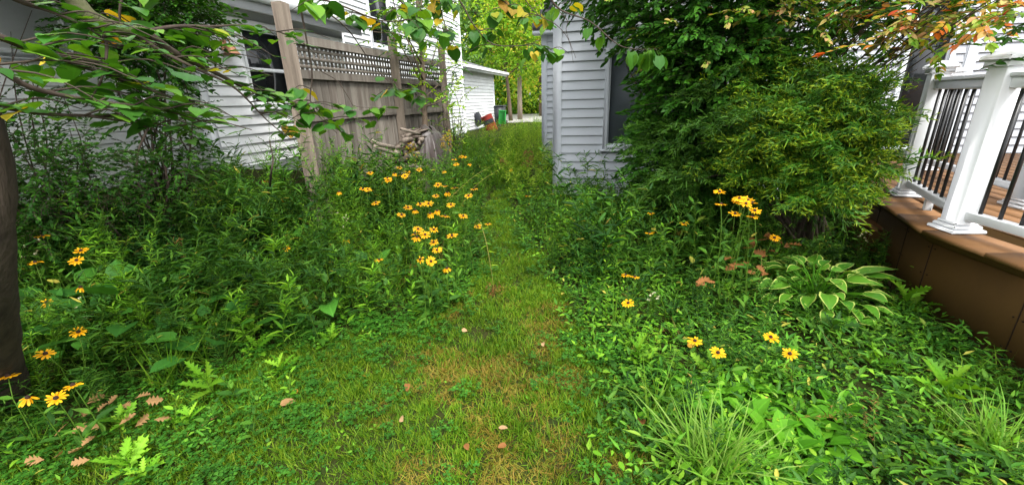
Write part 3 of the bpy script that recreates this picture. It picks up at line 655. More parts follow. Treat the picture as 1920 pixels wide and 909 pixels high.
# deck boards: border strips laid across the rim, then long boards
a = Acc()
def rim(p, q, wdt, m):
    p = np.array(p); q = np.array(q); L = np.linalg.norm(q-p); u = (q-p)/L; nrm = np.array([-u[1], u[0]])
    c = np.mean(np.array(poly), 0)
    if np.dot(c-p, nrm) < 0: nrm = -nrm
    s = 0
    while s < L-.02:
        e = min(s+.42, L); o = [p+u*(s+.0025)-nrm*.03, p+u*(e-.0025)-nrm*.03, p+u*(e-.0025)+nrm*wdt, p+u*(s+.0025)+nrm*wdt]
        if (o[1]-o[0])[0]*(o[2]-o[0])[1]-(o[1]-o[0])[1]*(o[2]-o[0])[0] < 0: o = o[::-1]
        a.add(prism([tuple(t) for t in o], z0d-.003, z0d+.022, m)); s = e
rim(B2, C3, .24, deckb); rim(B2, A2, .24, deckb)
part('rim_board', a, dk)
a = Acc(); x = 2.45
while x < 6.4: a.add(box(x, -.7, z0d-.003, x+.137, BY-.05, z0d+.019, deckb)); x += .142
part('floor_boards', a, dk)
# low step beside the deck
st = empty('wooden_step', (2.4, 4.9, .1), 'low brown wooden step tucked behind the far corner of the deck', 'step')
q = atZ(1622,405,.38); a = Acc(); a.add(box(q[0]-.12, q[1]-.45, .36, q[0]+.16, q[1]+.3, .395, deckb, .004)); part('tread', a, st)
a = Acc(); a.add(box(q[0]-.1, q[1]-.43, .05, q[0]+.15, q[1]+.28, .358, skirt)); part('riser', a, st)

def post(root, p, z, top, u, wdt=.125):
    a = Acc(); a.add(obox(p, u, wdt, wdt, z, z+top, rail, .006)); po = part('post', a, root)
    a = Acc(); a.add(obox(p, u, wdt+.075, wdt+.075, z, z+.022, rail, .006)); a.add(obox(p, u, wdt+.045, wdt+.045, z+.0225, z+.045, rail, .008)); a.add(obox(p, u, wdt+.02, wdt+.02, z+.0455, z+.065, rail, .008)); sub('base_trim', a, po, root)
    a = Acc(); a.add(obox(p, u, wdt+.03, wdt+.03, z+top-.035, z+top, rail, .006)); a.add(obox(p, u, wdt+.065, wdt+.065, z+top+.0005, z+top+.028, rail, .007))
    h = wdt/2+.025; V = []
    c_, s_ = u; base = [(-h,-h),(h,-h),(h,h),(-h,h)]
    for sc_, zz in ((1, z+top+.0285), (.55, z+top+.052), (.0, z+top+.06)):
        for x, y in base: V.append((p[0]+(x*c_-y*s_)*sc_, p[1]+(x*s_+y*c_)*sc_, zz))
    Fs = [(i*4+j, i*4+(j+1) % 4, (i+1)*4+(j+1) % 4, (i+1)*4+j) for i in range(2) for j in range(4)]
    a.add(T(np.array(V), np.array(Fs).ravel(), np.full(8,4), np.zeros((12,2)), np.full(8, rail))); sub('cap', a, po, root)
def railsec(root, p, q, z, th=.92, wdt=.125, sp=.115, rnd=False):
    p = np.array(p, float); q = np.array(q, float); L = np.linalg.norm(q-p); u = (q-p)/L; s = wdt/2; a0 = p+u*s; b0 = q-u*s
    a = Acc(); a.add(beam((*a0, z+th-.02), (*b0, z+th-.02), .05, .06, rail, .006)); a.add(beam((*a0, z+th+.024), (*b0, z+th+.024), .085, .026, rail, .006)); part('top_rail', a, root)
    a = Acc(); a.add(beam((*a0, z+.11), (*b0, z+.11), .06, .055, rail, .006))
    mid = (p+q)/2; a.add(obox(mid, u, .045, .045, z, z+.082, rail, .004)); part('bottom_rail', a, root)
    n = int(L/sp); 
    for i in range(1, n):
        c = p+u*L*i/n; a = Acc(); a.add(tube([(*c, z+.138), (*c, z+th-.05)], .0105, blackm, 8)); part('baluster', a, root, True)
zd = z0d+.022
P1 = atZ(1791,431,zd)[:2]; P0 = atZ(1697,366,zd)[:2]; P1 = np.array(P1); P0 = np.array(P0)
dirC = (C2-B2)/np.linalg.norm(C2-B2); P2 = P1+dirC*1.55
rl = empty('porch_railing', (float(P1[0]), float(P1[1]), zd), 'white railing with black balusters round the front of the deck', 'railing')
u01 = (P1-P0)/np.linalg.norm(P1-P0)
post(rl, P1, zd, 1.0, tuple(dirC), .122); post(rl, P0, zd, 1.0, tuple(u01), .115); post(rl, P2, zd, 1.0, tuple(dirC), .122)
railsec(rl, P0, P1, zd, .9, .12); railsec(rl, P1, P2, zd, .9, .12)
rl2 = empty('inner_porch_railing', (3.1, 4, zd), 'second white railing at the back of the deck, seen between the near balusters', 'railing')
Q1 = np.array(atZ(1925,388,zd)[:2]); Q0 = np.array([3.35, 5.6]); Q2 = np.array([3.2, 6.7])
post(rl2, Q1, zd, 1.0, (0,1), .15); post(rl2, Q0, zd, 1.0, (0,1), .13); railsec(rl2, Q0, Q1, zd, .9, .13)
# dark patio chair on the deck
pc = empty('patio_chair', (3.9, 4.4, zd), 'dark slatted metal patio chair standing on the deck behind the railing', 'chair')
a = Acc()
for i in range(7): a.add(box(3.62, 4.15+i*.075, zd+.42, 4.15, 4.2+i*.075, zd+.44, furn, .004))
part('seat', a, pc)
a = Acc()
for i in range(6): a.add(box(4.15+i*.02, 4.13, zd+.5+i*.08, 4.17+i*.02, 4.69, zd+.55+i*.08, furn, .004))
for y in (4.12, 4.69): a.add(beam((4.13,y,zd+.42), (4.29,y,zd+1.0), .03, .03, furn))
part('backrest', a, pc)
for x, y in ((3.64,4.13),(3.64,4.68),(4.13,4.13),(4.13,4.68)): a = Acc(); a.add(tube([(x,y,zd),(x,y,zd+.42)], .014, furn, 8)); part('leg', a, pc)
for y in (4.1, 4.71): a = Acc(); a.add(box(3.62, y-.02, zd+.62, 4.18, y+.02, zd+.645, furn, .006)); a.add(box(3.63, y-.01, zd+.42, 3.655, y+.01, zd+.62, furn)); part('armrest', a, pc)

# ================================================================== VEGETATION
# ---- prototypes
asterV = [aster(h, g1, nl, (.07,.12), .18) for h, nl in ((.5,26),(.6,30),(.42,22),(.7,34),(.5,28))]
asterD = [aster(h, g2, nl, (.07,.13), .2) for h, nl in ((.5,24),(.6,28),(.42,22))]
asterB = [aster(h, g3, nl, (.045,.085), .2) for h, nl in ((.45,24),(.55,26))]
asterFine = [aster(h, g3, 40, (.035,.06), .13, lo=True, br=6) for h in (.6,.75,.5)]
meadowV = [aster(h, gmeadow, 26, (.06,.12), .16, lo=True, br=5) for h in (.6,.8,.95)]
broadV = [broadweed(h, g1, p_, (.05,.09)) for h, p_ in ((.3,6),(.4,7),(.22,5))]
broadD = [broadweed(h, g2, p_, (.06,.1), .55) for h, p_ in ((.3,6),(.45,7))]
broadB = [broadweed(h, g3, p_, (.035,.06), .5) for h, p_ in ((.16,5),(.22,6))]
cloverV = [cloverclump(12, .06, .06) for _ in range(4)]
coverV = [covermat(18, .06, .07, gcover, (.014,.03)) for _ in range(3)] + [covermat(16, .06, .06, g1, (.015,.035), .7) for _ in range(2)] + [covermat(14, .07, .09, g3, (.018,.038), .5) for _ in range(2)] + [covermat(9, .06, .06, g2, (.03,.05), .6)]
coverL = [covermat(18, .06, .1, gcover, (.025,.05), .26) for _ in range(3)] + [covermat(16, .06, .09, g1, (.025,.055), .3) for _ in range(3)]
lawnG = [tuft(10, .045, .0042, glawn, (35,85), .014, BLADES3) for _ in range(5)]
lawnT = [tuft(10, .038, .0038, gtan, (5,70), .016, BLADES3) for _ in range(3)]
grassL = [tuft(16, .3, .006, ggrass, (45,85), .02) for _ in range(4)]
grassM = [tuft(14, .13, .0045, ggrass, (40,85), .015) for _ in range(4)]
lobV = [lobedweed(m_, 9, L_, h_) for m_, L_, h_ in ((g3,.13,.1),(g1,.12,.12),(g1,.15,.2))]
def near(pts, r):
    P = np.array(pts)
    def f(X, Y): return np.min((X[..., None]-P[:, 0])**2+(Y[..., None]-P[:, 1])**2, axis=-1) < r*r
    return f
def inside_deck(X, Y):
    c = False
    P = poly; n = len(P); ins = np.zeros(np.shape(X), bool)
    for i in range(n):
        x0, y0 = P[i]; x1, y1 = P[(i+1) % n]
        cond = ((y0 > Y) != (y1 > Y)) & (X < (x1-x0)*(Y-y0)/((y1-y0)+1e-12)+x0); ins ^= cond
    return ins

# ---- lawn path
def d_lawn(X, Y):
    e = .1*(fnoise(X, Y, 3.0, 3)-.5)*3
    m = (X > XL(Y)-.05+e) & (X < XR(Y)+.08+e); return np.where(m, 1700*np.clip(1.35-.13*Y, .45, 1.1), 0)
X, Y = vpoisson(-3.4, .8, .45, 10, d_lawn, zt=.05, margin=60)
tn = fnoise(X, Y, 2.6, 21) + .5*vnoise(X, Y, 11, 4) + .25*np.exp(-((X+.45)**2+(Y-1.7)**2)/.9) - .3*np.clip((Y-3)/3, 0, 1) - .25*np.clip((-X-1.1), 0, 1)
tan = tn + RNG.normal(0,.1,len(X)) > .95+.06*(X < -1)
a = Acc(); thin = fnoise(X, Y, 4.5, 8); s = ~tan & (RNG.random(len(X)) < np.clip(thin*2.0, .35, 1))
hv = .7+1.0*fnoise(X, Y, 3.5, 31)
scatter(a, lawnG, X[s], Y[s], tilt=.2, scale=hv[s]*rv(.8, 1.2, s.sum())); s = tan; scatter(a, lawnT, X[s], Y[s], tilt=.35, scale=hv[s]*.9)
tag(mesh_obj('lawn_grass', a), kind='stuff')
def d_lc(X, Y):
    m = (X > XL(Y)-.6) & (X < XR(Y)+.5); edge = np.exp(-((X-XG(Y))/.4)**2)+np.exp(-((X-XR(Y))/.25)**2)
    return np.where(m, 22*(fnoise(X, Y, 4, 12) > .5) + 120*edge*(.25+.75*(Y < 2.4)) + 35*(X < -1.3)*(Y < 2), 0)
X, Y = vpoisson(-3.2, .9, .5, 7, d_lc, zt=.05, margin=60); a = Acc(); scatter(a, cloverV, X, Y, .6, 1.1)
def d_lw(X, Y): return np.where((X > XL(Y)-.2) & (X < XR(Y)+.2), 26.*np.clip(1.2-.1*Y,.3,1), 0)
X, Y = vpoisson(-3, .8, .5, 7, d_lw, zt=.05, margin=60); scatter(a, [rosette(4, .028, .75, g3, ROUND, (5,45), .008), covermat(5,.03,.03,gcover,(.015,.03)), tuft(8,.09,.005,ggrass)], X, Y)
tag(mesh_obj('clover_patches', a), kind='stuff')

# ---- left bed undergrowth
def inbedL(X, Y): return ~((X < -2.45) & (Y > 5.3) & (Y < 7.8)) & (X < XL(Y)-.1*sstep(2.4,3.2,Y)) & (X < XL(Y)) & (X > -4.9) & ~((X < -4.6) & (Y < 3.5)) & ~((X < -3.3) & (Y > 3.9) & (Y < 9.5))
def depthL(X, Y): return XL(Y)-X
def hprof(X, Y): return sstep(-.1, .5, depthL(X, Y))
a = Acc()
X, Y = vpoisson(-4.9, -.9, .6, 9, lambda X, Y: np.where((X < XG(Y)+.02) & (Y < 5.5) & (X > -4.6), np.where(X < XL(Y), 240*np.exp(-depthL(X, Y)/.9)+20, 120*(fnoise(X, Y, 3, 87) > .47)), 0), zt=.1, margin=80); scatter(a, cloverV+cloverV+coverV[:1]+coverV[3:5], X, Y, .7, 1.3)
tag(mesh_obj('ground_ivy', a), kind='stuff')
a = Acc()
X, Y = vpoisson(-4.9, -.9, .7, 10, lambda X, Y: np.where(inbedL(X, Y) & (depthL(X, Y) > .0), 78*np.clip(1.2-.07*Y, .45, 1), 0), margin=140)
hp = .35+.75*hprof(X, Y); kind = fnoise(X, Y, 1.3, 40)+RNG.normal(0, .07, len(X))
near_low = sstep(2.6, 1.3, Y)
hp = .84*hp*(1-.15*near_low)*(.7+.6*fnoise(X, Y, 1.6, 77))*(1+.2*sstep(3,3.8,Y)*sstep(-1.7,-2.3,X))*(1-.34*sstep(4.3,4.9,Y)*sstep(-2.0,-2.3,X))*(1+.3*sstep(-2.3,-2.7,X)*sstep(4.9,4.5,Y)); kind = kind+.13*sstep(2.8,4.2,Y)
for lo_, hi_, V in ((0,.38,asterD+broadD),(.38,.5,asterV),(.5,.56,broadV+broadB),(.56,.64,asterFine),(.64,2,asterV+asterB)):
    s = (kind >= lo_) & (kind < hi_); scatter(a, V, X[s], Y[s], tilt=.16, scale=hp[s]*rv(.85, 1.15, s.sum()))
X, Y = vpoisson(-4.9, -.9, .7, 8, lambda X, Y: np.where(inbedL(X, Y) & (depthL(X, Y) > .05), 16*(.4+1.2*(fnoise(X, Y, 1.8, 60) > .5)), 0), margin=140)
scatter(a, grassL, X, Y, .7, 1.5, tilt=.3)
X, Y = vpoisson(-3, -.9, .6, 3.2, lambda X, Y: np.where((X > XL(Y)-.1) & (X < XG(Y)+.02), 34*(fnoise(X, Y, 3, 222) > .38), 0)); scatter(a, broadB+coverL[:3]+lobV[:1]+broadV[:1]+[rosette(8,.08,.38,g1,OVATE,(5,60),.02,.02)], X, Y, .5, 1.0, tilt=.25)
dead = [tuft(7, .35, .0035, gdry, (50,88), .03), tuft(5, .45, .003, gdry, (55,88), .03), aster(.5, gbrownhead, 16, (.03,.05), .15, lo=True, br=5)]
X, Y = vpoisson(-4.9, -1.2, 1.2, 7, lambda X, Y: np.where(inbedL(X, Y) & (depthL(X, Y) > .1), 4.5, 0)); scatter(a, dead, X, Y, .7, 1.2, tilt=.35)
tag(mesh_obj('left_bed_weeds', a), kind='stuff')
# far meadow around the end of the passage
a = Acc()
def d_m(X, Y):
    wall = (X < -4.3) & (Y > 9); r = (X > -.85) & (Y > 5.3); r2 = (X > -1.45) & (Y > 8)
    path = (X > XL(Y)) & (X < XR(Y)) & (Y < 5.8)
    dm = np.where(wall | r | r2 | path | ((X < -3.4) & (Y > 11)), 0, 46.*np.clip(1.5-.06*Y, .35, 1)); return np.where(Y > 18.2, 0, np.where((Y < 5.8) & (X < XR(Y)), 0, dm))
X, Y = vpoisson(-4.9, -.85, 5.2, 18.4, d_m, margin=10)
okp = ~((X < -2.35) & (Y < 7.9)); X = X[okp]; Y = Y[okp]
s = (X < XL(Y)) & (Y < 10); hm = np.where(Y > 9, .62-.25*sstep(10,16,Y), .72)*(.8+.4*fnoise(X, Y, 1.1, 9))
scatter(a, meadowV+asterFine, X[~s], Y[~s], tilt=.2, scale=hm[~s]*rv(.8, 1.2, (~s).sum())); scatter(a, asterFine+asterV, X[s], Y[s], tilt=.2, scale=hm[s]*.8)
X, Y = vpoisson(-4.9, -1.0, 6, 18, lambda X, Y: d_m(X, Y)*.25*((X > -2.3) | (Y > 8)), margin=10); scatter(a, grassL, X, Y, .9, 1.8, tilt=.25)
X, Y = vpoisson(-2.6, -1.2, 4.6, 10, lambda X, Y: np.where((X > XL(Y)-.1) & (X < XR(Y)+.1), 14, 0), margin=10); scatter(a, grassM+coverV, X, Y, .4, .7)
tag(mesh_obj('meadow_weeds', a), kind='stuff')

# ---- right bed
def inbedR(X, Y): return (X > XR(Y)-.08*sstep(3.2,4.4,Y)) & ~inside_deck(X-.06, Y) & (Y < 5.55) & (X < 3.2)
a = Acc()
X, Y = vpoisson(-1.3, 3.2, .6, 5.6, lambda X, Y: np.where(inbedR(X, Y), 230*np.clip(1.3-.16*Y, .3, 1), 0), zt=.1, margin=60)
k = fnoise(X, Y, 1.7, 50)+RNG.normal(0, .05, len(X)); sc_ = .6+1.1*fnoise(X, Y, 2.2, 71)
s = k < .5; scatter(a, coverV, X[s], Y[s], scale=sc_[s]); s = k >= .5; scatter(a, coverL, X[s], Y[s], scale=sc_[s]*1.1)
X, Y = vpoisson(-1.3, 3.2, .6, 4, lambda X, Y: np.where(inbedR(X, Y), 45*(fnoise(X, Y, 2, 91) > .5), 0), zt=.1, margin=60); scatter(a, cloverV, X, Y, .9, 1.4)
tag(mesh_obj('low_ground_cover', a), kind='stuff')
a = Acc()
X, Y = vpoisson(-1.3, 3.2, .8, 5.6, lambda X, Y: np.where(inbedR(X, Y), np.where(Y > 3, 60, 34), 0), margin=60)
dd = X-XR(Y); far = sstep(2.6, 4.6, Y); hp = (.36+.62*sstep(2.4,3.4,Y)*sstep(5.4,4.2,Y)*sstep(.0, .3, dd)*sstep(1.5, .7, X))*(.75+.5*fnoise(X, Y, 2, 33)); hp *= .45+.55*sstep(0, .25, dd)
k = fnoise(X, Y, 1.5, 140)+RNG.normal(0, .08, len(X))
for lo_, hi_, V in ((0,.38,broadV+broadB),(.38,.5,asterV),(.5,.6,broadB+asterB),(.6,2,asterV+asterD)):
    s = (k >= lo_) & (k < hi_); scatter(a, V, X[s], Y[s], tilt=.2, scale=hp[s]*rv(.85, 1.15, s.sum())*(1.5 if V is not asterV else 1))
X, Y = vpoisson(-1.3, 3.2, .6, 5.4, lambda X, Y: np.where(inbedR(X, Y), 12*(.3+1.4*(fnoise(X, Y, 1.8, 65) > .52)), 0), margin=60); scatter(a, grassM+grassL[:1], X, Y, .8, 1.5, tilt=.3)
X, Y = vpoisson(-1.2, 3, 1, 5.2, lambda X, Y: np.where(inbedR(X, Y), 4.5, 0)); scatter(a, dead, X, Y, .35, .7, tilt=.5)
tag(mesh_obj('right_bed_weeds', a), kind='stuff')

# ---- helpers for counted plants
def xyz(px, py, h=0.0): p = atG(px, py, h); return np.array([p[0], p[1], float(G(p[0], p[1]))])
def copy_thing(src, loc, rz=0, scale=1, label=None, group=None):
    o = src.copy(); COL.objects.link(o); o.location = loc; o.rotation_euler = (0, 0, rz); o.scale = (scale,)*3
    if label: o['label'] = label
    if group: o['group'] = group
    for ch in list(src.children):
        c = ch.copy(); COL.objects.link(c); c.parent = o
        for g_ in ch.children: d = g_.copy(); COL.objects.link(d); d.parent = c
    return o

# ---- black-eyed susans: every flowering stem is a plant of its own
def flower_parts(state):
    ac = Acc(); n = {'open': 13, 'droop': 12, 'side': 13, 'old': 9}[state]; r = .0085
    el = {'open': (-4, 14), 'droop': (-60, -25), 'side': (-10, 12), 'old': (-50, 10)}[state]
    az = np.arange(n)*2*pi/n + RNG.normal(0, .08, n); e = np.radians(rv(*el, n)); D = np.stack([np.cos(az)*np.cos(e), np.sin(az)*np.cos(e), np.sin(e)], 1)
    P = np.stack([np.cos(az)*r, np.sin(az)*r, np.zeros(n)], 1); L = rv(.024, .035, n)*rv(.85,1.05)*(1 if state != 'old' else .75)
    addl(ac, [leafT([0,.3,.65,.9,1],[.25,.42,.5,.34,.1], droop=d, fold=f) for d, f in ((.1,.12),(.25,.2),(.02,-.1))], P, D, L, L*.36, gpetal, roll=.15)
    cn = Acc(); V = []; n_ = 10
    for i, (rr, z) in enumerate(((.0085,-.002),(.0095,.003),(.008,.008),(.0045,.0115),(.0005,.0125))):
        for j in range(n_): V.append((rr*cos(2*pi*j/n_), rr*sin(2*pi*j/n_), z))
    Fs_ = [(i*n_+j, i*n_+(j+1) % n_, (i+1)*n_+(j+1) % n_, (i+1)*n_+j) for i in range(4) for j in range(n_)]
    cn.add(T(np.array(V), np.array(Fs_).ravel(), np.full(len(Fs_), 4), np.zeros((len(V),2)), np.full(len(Fs_), gcone)))
    return ac.T(), cn.T()
def susan(h, state, tiltdir, tilt):
    """returns templates stem+leaf and flower, base at origin, head at height h"""
    root = bpy.data.objects.new('black_eyed_susan', None); root.empty_display_size = .05
    p = stalk_path(h, .12); p = p*np.array([1,1,h/p[-1][2]]); p[:, :2] -= p[-1, :2]; base = p[0].copy(); p -= [base[0], base[1], 0]; top = p[-1]
    st_ = mesh_obj('stem', tube(p, np.linspace(.0028, .0018, len(p)), gstem, 5), root)
    lf = Acc(); n = 7; t = np.linspace(.08, .75, n); az = np.arange(n)*2.4+rv(0, 6); e = np.radians(rv(5, 45, n)); L = rv(.06, .1, n)*(1.2-.7*t)
    addl(lf, OVATE, along(p, t), np.stack([np.cos(az)*np.cos(e), np.sin(az)*np.cos(e), np.sin(e)], 1), L, L*.33, g1, roll=.3)
    mesh_obj('leaves', lf, root)
    pt, cn = flower_parts(state); d = np.array([cos(tiltdir)*sin(tilt), sin(tiltdir)*sin(tilt), cos(tilt)]); M = frames([[-sin(tiltdir), cos(tiltdir), 0]], up=d, L=1.0)[0]
    fo = mesh_obj('flower', T(pt.V@M.T+top, pt.loops, pt.cnt, pt.A, pt.mi), root); mesh_obj('cone', T(cn.V@M.T+top, cn.loops, cn.cnt, cn.A, cn.mi), fo)
    return root, top
SUS = []
def place_susan(px, py, h, state='open', label='', group=None, s=1.0, tilt=None):
    z = atG(px, py, h); gz = float(G(z[0], z[1]))
    toward = math.atan2(-z[1], -z[0]) + rv(-.6, .6)
    tl = tilt if tilt is not None else {'open': rv(.15, .55), 'droop': rv(.1, .5), 'side': rv(-.25, .05), 'old': rv(.1, .8)}[state]
    root, top = susan(h/s, state, toward, tl); root.location = (z[0]-top[0]*s, z[1]-top[1]*s, gz); vs_ = rv(.8,1.04); root.scale = (s, s, s); root.children[-1].scale = (1,1,1); COL.objects.link(root)
    for ch in root.children:
        pass
    tag(root, label, 'flower', group); SUS.append(root); return root
NL = 'black-eyed susans at the left edge'
L_ = [
 (147,622,.42,'open','large flat yellow daisy left of the broad dark leaves, above the lowest blooms'),
 (85,663,.4,'open','wide open yellow daisy close to the dark tree trunk, left of the broad leaves'),
 (15,705,.38,'side','orange-yellow daisy cut by the left frame edge below the dark trunk'),
 (52,745,.34,'droop','drooping orange daisy beside a flat one, above the tan fallen oak leaves'),
 (105,746,.34,'open','flat yellow daisy nearest the pile of tan fallen oak leaves'),
 (137,722,.34,'side','yellow daisy seen edge-on just above the flattest lowest daisy'),
 (152,470,.6,'open','upper bloom of the close yellow pair in the left weeds'),
 (144,488,.57,'open','lower bloom of the close yellow pair in the left weeds'),
 (151,539,.5,'droop','single drooping orange daisy under the close yellow pair'),
 (66,492,.58,'side','dull orange daisy turned sideways left of the close yellow pair'),
 (80,442,.62,'side','small orange daisy turned sideways above the pair in the left weeds'),
 (87,567,.42,'old','withered orange daisy low among dark leaves by the trunk'),
 (11,435,.66,'droop','orange daisy at the left frame edge above the dark trunk'),
 (217,511,.45,'old','small faded rust-orange daisy in the dark grassy weeds')]
for px, py, h, stt, lb in L_: place_susan(px, py, h, stt, lb, None, 1.0)
D1 = [(442,170),(565,147),(575,178),(515,192),(650,155),(603,160),(590,182),(520,200),(545,172)]
D2 = [(430,240),(308,250),(466,297),(410,238)]
D3 = [(730,220),(800,233),(883,238),(860,267),(722,267),(785,305),(770,252),(760,225)]
D4 = [(603,317),(672,295),(690,300),(655,303),(632,328),(575,348),(727,330),(697,342),(762,353),(838,353)]
D5 = [(712,411),(645,408),(640,443),(675,432),(790,437),(632,430)]
D6 = [(712,465),(726,498),(700,545),(655,537),(768,575)]
D7 = [(830,100),(865,130),(808,133),(845,97),(800,112),(755,160)]
GR = 'yellow daisies of the big drift left of the mown path'
for lst, lab, h in ((D1, 'yellow black-eyed susan in the top cluster in front of the brown tarp', .62), (D2, 'black-eyed susan scattered left of the big drift below the fence', .6),
        (D3, 'black-eyed susan in the band of blooms nearest below the goldenrod', .58), (D4, 'black-eyed susan in the dense middle band of the big drift', .58), (D5, 'black-eyed susan in the small bunch under the dense middle band', .52), (D7, 'small faraway yellow daisy under the goldenrod plume', .5)):
    for x, y in lst:
        place_susan(500+x/2.273, 250+y/2.273, h+rv(.05,.14), random.choice(['open','open','open','side','droop']), lab, GR+' - '+lab[-24:])
for (x, y), lb, stt in zip(D6, ('yellow daisy just above the twin blooms at the foot of the big drift','yellow daisy right above the largest bloom of the big drift','largest flat yellow daisy facing the camera at the foot of the drift','withered rust-red daisy left of the largest bloom','lowest yellow daisy of the drift, petals hanging down'), ('open','open','open','old','droop')):
    place_susan(500+x/2.273, 250+y/2.273, .5, stt, lb, None, 1.0, tilt=.8 if 'largest flat' in lb else None)
for px, py, h, stt, lb in [(648,449,.5,'droop','lone yellow daisy standing left of the big drift bunch'),(711,487,.42,'side','small yellow daisy low on the left side of the drift'),(896,425,.35,'open','yellow daisy leaning over the left border of the mown path'),(915,420,.35,'side','yellow daisy reaching farthest over the mown path'),
   (476,387,.5,'open','yellow daisy in the weeds under the white bay wall'),(532,373,.55,'droop','orange daisy with hanging petals left of the drift, under the fence post'),(497,340,.6,'side','small orange daisy high in the weeds beside the fence post'),(408,296,.7,'droop','pale wilted yellow daisy against the white bay corner, left one'),(430,294,.7,'side','pale wilted yellow daisy against the white bay corner, right one'),(537,465,.4,'old','faded orange daisy deep in the middle of the left weeds'),
   (1349,360,.85,'open','topmost yellow daisy in front of the golden cypress'),(1352,383,.8,'side','side-on yellow daisy just left of the crowded bunch'),(1415,395,.78,'open','flat yellow daisy facing out at the right of the crowded bunch'),(1378,401,.74,'open','yellow daisy just under the crowded bunch by the cypress'),(1411,406,.74,'side','half-hidden daisy right under the flat one of the crowded bunch'),
   (1220,400,.5,'side','small yellow daisy at the shaded foot of the big bush'),(1282,419,.5,'open','yellow daisy between the dark bush and the crowded bunch'),(1218,437,.45,'side','small low daisy left of the bunch, over the ground cover'),(1452,446,.5,'open','small yellow daisy over the rusty dry leaves'),
   (1173,516,.35,'side','left bloom of the flat pair right of the path'),(1190,519,.35,'side','right bloom of the flat pair right of the path'),(1178,568,.28,'open','small yellow daisy alone in the ground cover by the path'),
   (1303,639,.26,'open','leftmost yellow daisy of four low over the ground cover'),(1346,661,.27,'open','largest yellow daisy low over the right ground cover'),(1445,632,.28,'open','yellow daisy low in front of the variegated hosta'),(1481,663,.26,'open','rightmost yellow daisy of four low over the ground cover'),
   (990,368,.4,'side','tiny orange daisy on the weeds right of the path'),(1090,412,.4,'old','faded orange bloom in the grey-green weeds under the window wall'),(958,319,.4,'old','faded daisy in the tall meadow beside the pale house')]:
    place_susan(px, py, h, stt, lb)
for dx, dy in ((620,45),(640,38),(655,42),(668,50),(628,36),(648,52)):
    place_susan(1000+dx/1.626, 350+dy/1.626, .8+rv(-.02,.02), random.choice(['open','side']), 'yellow daisy in the crowded bunch before the golden cypress', 'crowded bunch of daisies before the cypress')

# ---- hosta
hp_ = xyz(1522, 575); hp_[2] -= .03; ho = empty('variegated_hosta', tuple(hp_), 'large hosta with cream-edged green leaves beside the brown deck', 'plant')
lf = Acc(); stm = Acc(); n = 80
for i in range(n):
    az = i*2.4+rv(-.3,.3); rr = .05+.31*math.sqrt((i+.5)/n); el = radians(70-65*(i/n)+rv(-10,10)); hh = .3*(1-.68*(i/n)**1.2)+rv(-.02,.03)
    tip = hp_+np.array([cos(az)*rr*1.0, sin(az)*rr*1.0, hh]); b = hp_+RNG.normal(0,.02,3)*[1,1,0]
    stm.add(tube(smooth_path([b, (b+tip)/2+[0,0,.06], tip], 3), .0035, gdock, 5, False)); L = rv(.09,.135)
    d = np.array([cos(az+rv(-.4,.4)), sin(az+rv(-.4,.4)), rv(-.25,.35)+.5*(1-i/n)]); addl(lf, HOSTA, tip[None], d[None], L, L*rv(.62,.82), ghosta, roll=.25)
for d in ((1,-.1,.15),(.9,.2,.3)): addl(lf, HOSTA[:1], (hp_+[.22,.05,.26])[None], np.array([d]), .3, .11, ghosta, roll=.1)
part('leaves', lf, ho, True); part('leaf_stalks', stm, ho, True)

# ---- counted foliage plants
def one(name, t, loc, label, cat='plant', group=None, rz=0, s=1.0, pname='leaves'):
    r = mesh_obj(name, t); r.location = tuple(loc); r.rotation_euler = (0, 0, rz); r.scale = (s,)*3; tag(r, label, cat, group); return r
for px, py, s, mt, lb in [(1320,530,1.0,g1,'grey-green thistle rosette left of the dry rusty leaves'),(1240,495,1.1,g1,'upright lobed thistle at the shaded foot of the bush'),(1455,425,1.2,g1,'lobed thistle in front of the cypress beside the daisy bunch'),(1200,690,1.0,g3,'bright lobed thistle at the right border of the lawn'),
    (1325,720,.9,g3,'bright lobed thistle in front of the four low daisies'),(1545,640,1.0,g1,'lobed thistle under the hosta'),(1700,600,1.3,g3,'long-leaved thistle against the brown deck skirting'),(1760,760,1.2,g3,'pale lobed thistle near the right frame edge'),(1450,690,.8,g1,'small lobed thistle right of the four low daisies'),
    (395,610,1.3,g3,'bright pale-green thistle in the front of the left bed'),(405,745,1.1,g3,'low thistle rosette at the front border of the left bed'),(480,640,1.0,g3,'thistle with yellowing lower leaves in the left bed'),(1130,420,1.3,g1,'grey-green thistle in the weeds under the window wall'),(1050,400,1.2,g1,'grey-green thistle nearest the path under the pale wall'),(1640,700,.8,g3,'lobed thistle on the ground cover along the deck')]:
    one('thistle', lobedweed(mt, 10, .15, .14), xyz(px, py), lb, rz=rv(0,6), s=s)
for px, py, s, lb in [(1340,800,1.0,'broad-leaved dock right of the lawn, leftmost'),(1400,810,1.1,'broad-leaved dock in the middle of the bright patch'),(1470,870,1.2,'broad-leaved dock nearest the bottom of the frame'),(1290,780,.8,'small broad-leaved dock next to the sedge'),(1540,850,1.0,'broad-leaved dock beside the dark grassy tuft'),(1400,740,.9,'broad-leaved dock behind the bright patch'),(1290,745,.9,'broad-leaved dock at the back left of the bright patch'),(1500,800,1.0,'broad-leaved dock at the right side of the bright patch'),(1330,845,1.0,'broad-leaved dock just behind the pale sedge'),(1440,835,1.1,'broad-leaved dock right of the sedge'),(1570,790,.9,'broad-leaved dock alone toward the deck'),(1350,760,1.0,'broad-leaved dock between the bright thistle and the patch')]:
    one('dock_plant', rosette(10, .16, .55, gdock, BROAD, (20,70), .03, .05), xyz(px, py), lb, s=s, rz=rv(0,6))
